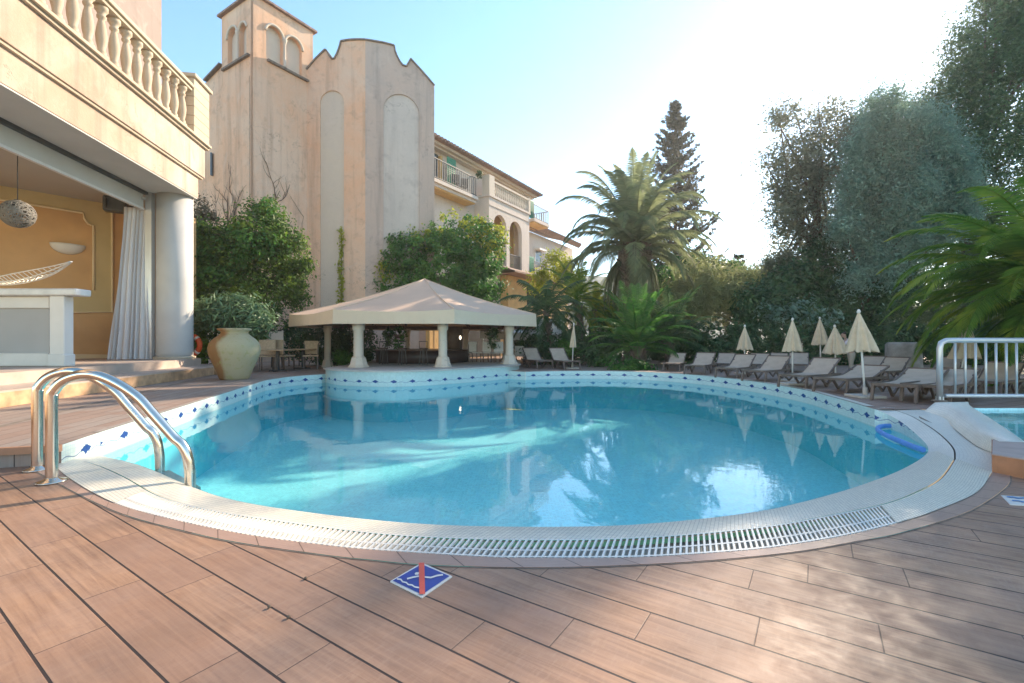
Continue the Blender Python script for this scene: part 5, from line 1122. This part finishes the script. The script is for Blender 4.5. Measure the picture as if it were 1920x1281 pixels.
# ---------------- bistro corner left of the pavilion
def chair(seatm):
    r = empty('garden_chair'); MB().box((0, 0, .46), (.5, .5, .05)).build('seat', seatm, r, bev=.015)
    m = MB(); m.box((0, .24, .75), (.48, .04, .48)); m.build('backrest', seatm, r, bev=.015)
    for x in (-.22, .22):
        for y in (-.22, .22): MB().bar((x, y, 0), (x, y+.02, .46 if y < 0 else .98), .035, .035).build('leg', M['brownframe'], r)
    return r
beige = simple('beige_weave', (.55, .40, .26), .8, .15, 20)
cg = 'beige garden chairs at the bistro tables'
c0 = chair(beige)
chs = [(503, 695, 200, 1.45, 'beige garden chair nearest the big jar'), (532, 694, 160, 1.45, 'beige garden chair between the jar and the first bistro table'), (583, 692, 20, 1.4, 'beige garden chair right of the far bistro table'), (556, 686, 180, 1.3, 'beige garden chair tucked behind the far bistro table')]
for i, (x, y, rz, s_, lb_) in enumerate(chs):
    o = c0 if i == 0 else copy_tree(c0); o.location = G(x, y, ZD); o.rotation_euler = (0, 0, R(rz)); o.scale = (s_,)*3; tag(o, lb_, 'chair', cg)
def table():
    r = empty('bistro_table'); MB().box((0, 0, .74), (.8, .8, .045)).build('tabletop', simple('table_wood', (.40, .27, .16), .5, .15, 6), r, bev=.01)
    m = MB().bar((0, 0, 0), (0, 0, .72), .08, .08).bar((-.3, 0, .02), (.3, 0, .02), .06, .04, up=(0, 1, 0)).bar((0, -.3, .02), (0, .3, .02), .06, .04, up=(1, 0, 0)); m.build('pedestal', M['darkmetal'], r); return r
t0 = table(); t0.location = G(521, 697, ZD); t0.scale = (1.3,)*3; tag(t0, 'square bistro table in front of the white menu board', 'table', 'bistro tables left of the pavilion')
t1 = copy_tree(t0); t1.location = G(568, 692, ZD); tag(t1, 'square bistro table in front of the dark shrub', 'table')
mb_ = empty('menu_board', G(518, 690, ZD)); tag(mb_, 'white blank board on an easel beside the dark shrub', 'board'); k = mb_.location.y/F
Hm = (690-618)*k; MB().box((0, 0, Hm*.72), (26*k, .05, Hm*.5)).build('panel', M['white'], mb_); m = MB(); m.bar((-10*k, .06, 0), (-8*k, .06, Hm), .05, .05); m.bar((10*k, .06, 0), (8*k, .06, Hm), .05, .05); m.bar((0, .7, 0), (0, .06, Hm*.9), .05, .05); m.box((-6*k, -.03, Hm*.97), (7*k, .06, .09)); m.box((7*k, -.03, Hm*.97), (7*k, .06, .09)); m.build('easel', M['darkmetal'], mb_)
# hanging baskets, lamp, stools and white chairs under the pavilion
for i, (x, y, r_, lb_) in enumerate(((728, 626, .26, 'round dark wire hanging basket left under the canopy'), (748, 628, .42, 'leafy green hanging planter under the canopy'), (924, 627, .28, 'hanging planter right of the middle column'))):
    Y = 24; p = Dp(x, y, Y); o = thing('hanging_planter', p, lb_, 'planter', 'planters hung from the pavilion beams'); C, Nn = cloud([(p.x, p.y, p.z, r_, r_, r_*.9), (p.x, p.y, p.z-r_*1.2, r_*.6, r_*.6, r_*1.2)], 700, .2, 30); add_leaves('foliage', offs(C, o), Nn, .13, M['leaf_dark'] if i != 1 else M['leaf_round'], o)
    MB().tube([(0, 0, 0), (0, 0, max(.1, 2.45-p.z))], .015, 5).build('chain', M['darkmetal'], o); MB().lathe([(r_*.4, -r_*.5), (r_*.75, 0)], 14).build('bowl', M['brownframe'], o)
p = Dp(863, 634, 24.5); o = thing('bar_lamp', (p.x, p.y, .5), 'thin standing lamp with a glowing pear shaped shade in the bar', 'lamp'); t = NT('lamp_glass'); t.col((.9, .85, .75)); t.b.inputs['Emission Color'].default_value = (1, .85, .6, 1); t.b.inputs['Emission Strength'].default_value = 1.2
MB().lathe([(.02, p.z-.5-.1), (.06, p.z-.5-.02), (.06, p.z-.5+.04), (.02, p.z-.5+.12)], 14).build('lamp_shade', t.m, o); MB().tube([(0, 0, 0), (0, 0, p.z-.7)], .02, 6).lathe([(.2, 0), (.2, .03)], 14).build('stand', M['darkmetal'], o)
wc = chair(simple('white_wicker', (.62, .58, .52), .7, .1, 20)); 
for i, (x, y, rz, lb_) in enumerate(((918, 684, 150, 'white wicker chair left of the right front column'), (932, 683, 200, 'white wicker chair close beside the right front column'), (975, 684, 170, 'white wicker chair just right of the right front column'), (890, 684, 30, 'white wicker chair near the bar lamp'))):
    o = wc if i == 0 else copy_tree(wc); o.location = G(x, y, .5 if x < 950 else ZD); 
    if x < 950: o.location = (o.location.x*24.5/o.location.y, 24.5, .5)
    o.rotation_euler = (0, 0, R(rz)); o.scale = (1.1,)*3; tag(o, lb_, 'chair', 'white wicker chairs at the pavilion')
def stool():
    r = empty('bar_stool'); MB().lathe([(.2, .72), (.21, .78), (.18, .8)], 16).build('seat', M['brownframe'], r); m = MB()
    for a in (0, 1.57, 3.14, 4.71): m.bar((.2*math.cos(a), .2*math.sin(a), 0), (.13*math.cos(a), .13*math.sin(a), .74), .03, .03)
    m.build('leg', M['darkmetal'], r); m = MB(); m.tube([(.2*math.cos(a), .2*math.sin(a), .8+.3) for a in np.linspace(.3, 2.84, 9)], .02, 6); m.bar((.18, .08, .78), (.19, .07, 1.1), .02, .02); m.bar((-.18, .08, .78), (-.19, .07, 1.1), .02, .02); m.build('backrest', M['darkmetal'], r); return r
s0_ = stool(); sl_ = [(-6.2, 22.3, 'bar stool nearest the left front column at the dark bar'), (-5.2, 21.9, 'bar stool second from the left at the dark bar'), (-4.2, 21.9, 'bar stool third from the left at the dark bar'), (-3.3, 22.3, 'bar stool behind the middle front column')]
for i, (x, y, lb_) in enumerate(sl_):
    o = s0_ if i == 0 else copy_tree(s0_); o.location = (x, y, .5); o.rotation_euler = (0, 0, R(180)); tag(o, lb_, 'bar stool', 'bar stools at the pool bar')
# white awning right of the pavilion
aw = empty('white_awning', (1.6, 29, .25)); tag(aw, 'white fabric awning over the restaurant terrace right of the pavilion', 'awning')
m = MB(); m.quad((-3.6, 0, 2.0), (1.6, 0, 1.75), (2.2, 4, 3.0), (-3.6, 4, 3.0)); m.quad((-3.6, 0, 2.0), (-3.6, 0, 1.55), (1.6, 0, 1.3), (1.6, 0, 1.75)); m.build('fabric', M['white'], aw); m = MB(); [m.bar((x, .05, 0), (x, .05, 1.85), .07, .07) for x in (-3.4, -.8, 1.5)]; m.build('post', M['alu'], aw)
# big dark urn planters at low level
# balcony furniture
for i, (t_, z_, lb_) in enumerate(((3.4, 14.42, 'dark chair behind the railing of the upper left balcony'), (4.6, 14.42, 'second dark chair on the upper left balcony near the pier'))):
    r = chair(M['darkmetal']); r.location = WP(t_, z_, -.6); r.rotation_euler = (0, 0, R(200)); r.scale = (1.3,)*3; tag(r, lb_, 'chair', 'chairs on the upper balcony')
# ---------------- person bending beside the big parasol
pf_ = G(1596, 704, ZD); root = empty('person', pf_); tag(root, 'person in pale shirt and beige trousers leaning over a lounger behind the big parasol', 'person')
def skin(name, chains, mt, lev=2):
    me = bpy.data.meshes.new(name); vs_ = []; es = []; rs = []
    idx = {}
    for ch_ in chains:
        prev = None
        for (x, y, z, r) in ch_:
            key = (round(x, 3), round(y, 3), round(z, 3))
            if key not in idx: idx[key] = len(vs_); vs_.append((x, y, z)); rs.append(r)
            if prev is not None and prev != idx[key]: es.append((prev, idx[key]))
            prev = idx[key]
    me.from_pydata(vs_, es, []); me.materials.append(mt); o = bpy.data.objects.new(name, me); COL.objects.link(o); o.parent = root
    sm = o.modifiers.new('skin', 'SKIN')
    for v, r in zip(me.skin_vertices[0].data, rs): v.radius = (r, r)
    me.skin_vertices[0].data[0].use_root = True; sm.use_smooth_shade = True
    ss = o.modifiers.new('sub', 'SUBSURF'); ss.levels = lev; ss.render_levels = lev; return o
sk = simple('skin', (.42, .26, .19), .6, .05)
body = [[(0, 0, .92, .13), (0, -.04, 1.08, .12), (.02, -.12, 1.28, .14), (.03, -.17, 1.40, .10), (.04, -.21, 1.47, .05), (.045, -.25, 1.55, .075), (.05, -.28, 1.64, .085), (.05, -.27, 1.70, .06)],
        [(.03, -.17, 1.40, .10), (.19, -.17, 1.38, .058), (.24, -.30, 1.15, .043), (.22, -.52, 1.02, .033), (.22, -.58, .99, .026)],
        [(.03, -.17, 1.40, .10), (-.14, -.17, 1.38, .058), (-.20, -.28, 1.14, .043), (-.18, -.50, 1.02, .033), (-.18, -.56, .99, .026)],
        [(0, 0, .92, .13), (.10, 0, .86, .10), (.11, -.03, .48, .058), (.11, .03, .10, .038), (.11, -.12, .04, .035)],
        [(0, 0, .92, .13), (-.10, 0, .86, .10), (-.12, .02, .48, .058), (-.13, .06, .10, .038), (-.13, -.09, .04, .035)]]
for hx in (.22, -.18):
    s_ = 1 if hx > 0 else -1; wy = -.58 if hx > 0 else -.56
    for q in range(4): body.append([(hx, wy, .99, .026), (hx+s_*(q-1.5)*.02, wy-.05, .975, .011), (hx+s_*(q-1.5)*.024, wy-.085-.008*(q in (1, 2)), .955, .009), (hx+s_*(q-1.5)*.022, wy-.10, .93, .007)])
    body.append([(hx, wy, .99, .026), (hx-s_*.035, wy-.03, .975, .011), (hx-s_*.045, wy-.055, .955, .008)])
skin('body', body, sk)
skin('shirt', [[(0, 0, .90, .155), (0, -.04, 1.08, .15), (.02, -.12, 1.28, .165), (.03, -.17, 1.42, .115)], [(.02, -.12, 1.28, .165), (.19, -.17, 1.37, .08), (.23, -.27, 1.2, .065)], [(.02, -.12, 1.28, .165), (-.14, -.17, 1.37, .08), (-.19, -.25, 1.2, .065)]], simple('pale_shirt', (.62, .54, .56), .85, .05))
skin('trousers', [[(0, 0, .98, .135), (0, 0, .90, .15), (.105, 0, .80, .115), (.11, -.03, .48, .078), (.11, .03, .10, .062)], [(0, 0, .90, .15), (-.105, 0, .80, .115), (-.12, .02, .48, .078), (-.13, .06, .10, .062)]], simple('beige_trousers', (.42, .37, .30), .85, .08))
skin('hair', [[(.05, -.25, 1.62, .07), (.05, -.25, 1.69, .09), (.05, -.28, 1.73, .06)]], simple('dark_hair', (.05, .035, .025), .8))
m = MB(); m.lathe([(.006, -.02), (.02, 0), (.006, .02)], 8, (.05, -.35, 1.615)); m.build('face', sk, root)
root.rotation_euler = (0, 0, R(250)); root.scale = (1.0,)*3
# small drain seeds on the deck
for i, (x, y) in enumerate(((573, 1087), (541, 1160), (505, 1141))):
    g = MB().lathe([(.008, 0), (.013, .006), (.005, .014)], 7); pass; o = g.build('fallen_seed', M['bark']); o.location = G(x, y)+UZ*.004; o['label'] = ('fallen seed husk in the deck gap nearest the border', 'fallen seed husk in the deck gap nearest the camera', 'tiny dark debris further left in the same deck gap')[i]; o['category'] = 'debris'

# ---------------- warm misty air between the camera and the trees
hz = MB().box((100, 235, 26), (1100, 520, 58)); hm = bpy.data.materials.new('haze_air'); hm.use_nodes = True; ht = hm.node_tree; ht.nodes.remove(ht.nodes['Principled BSDF'])
pvn = ht.nodes.new('ShaderNodeVolumePrincipled'); pvn.inputs['Color'].default_value = (.95, .95, .93, 1); pvn.inputs['Density'].default_value = .00075; pvn.inputs['Anisotropy'].default_value = .45
ht.links.new(pvn.outputs[0], ht.nodes['Material Output'].inputs['Volume']); tag(hz.build('haze', hm), kind='stuff')
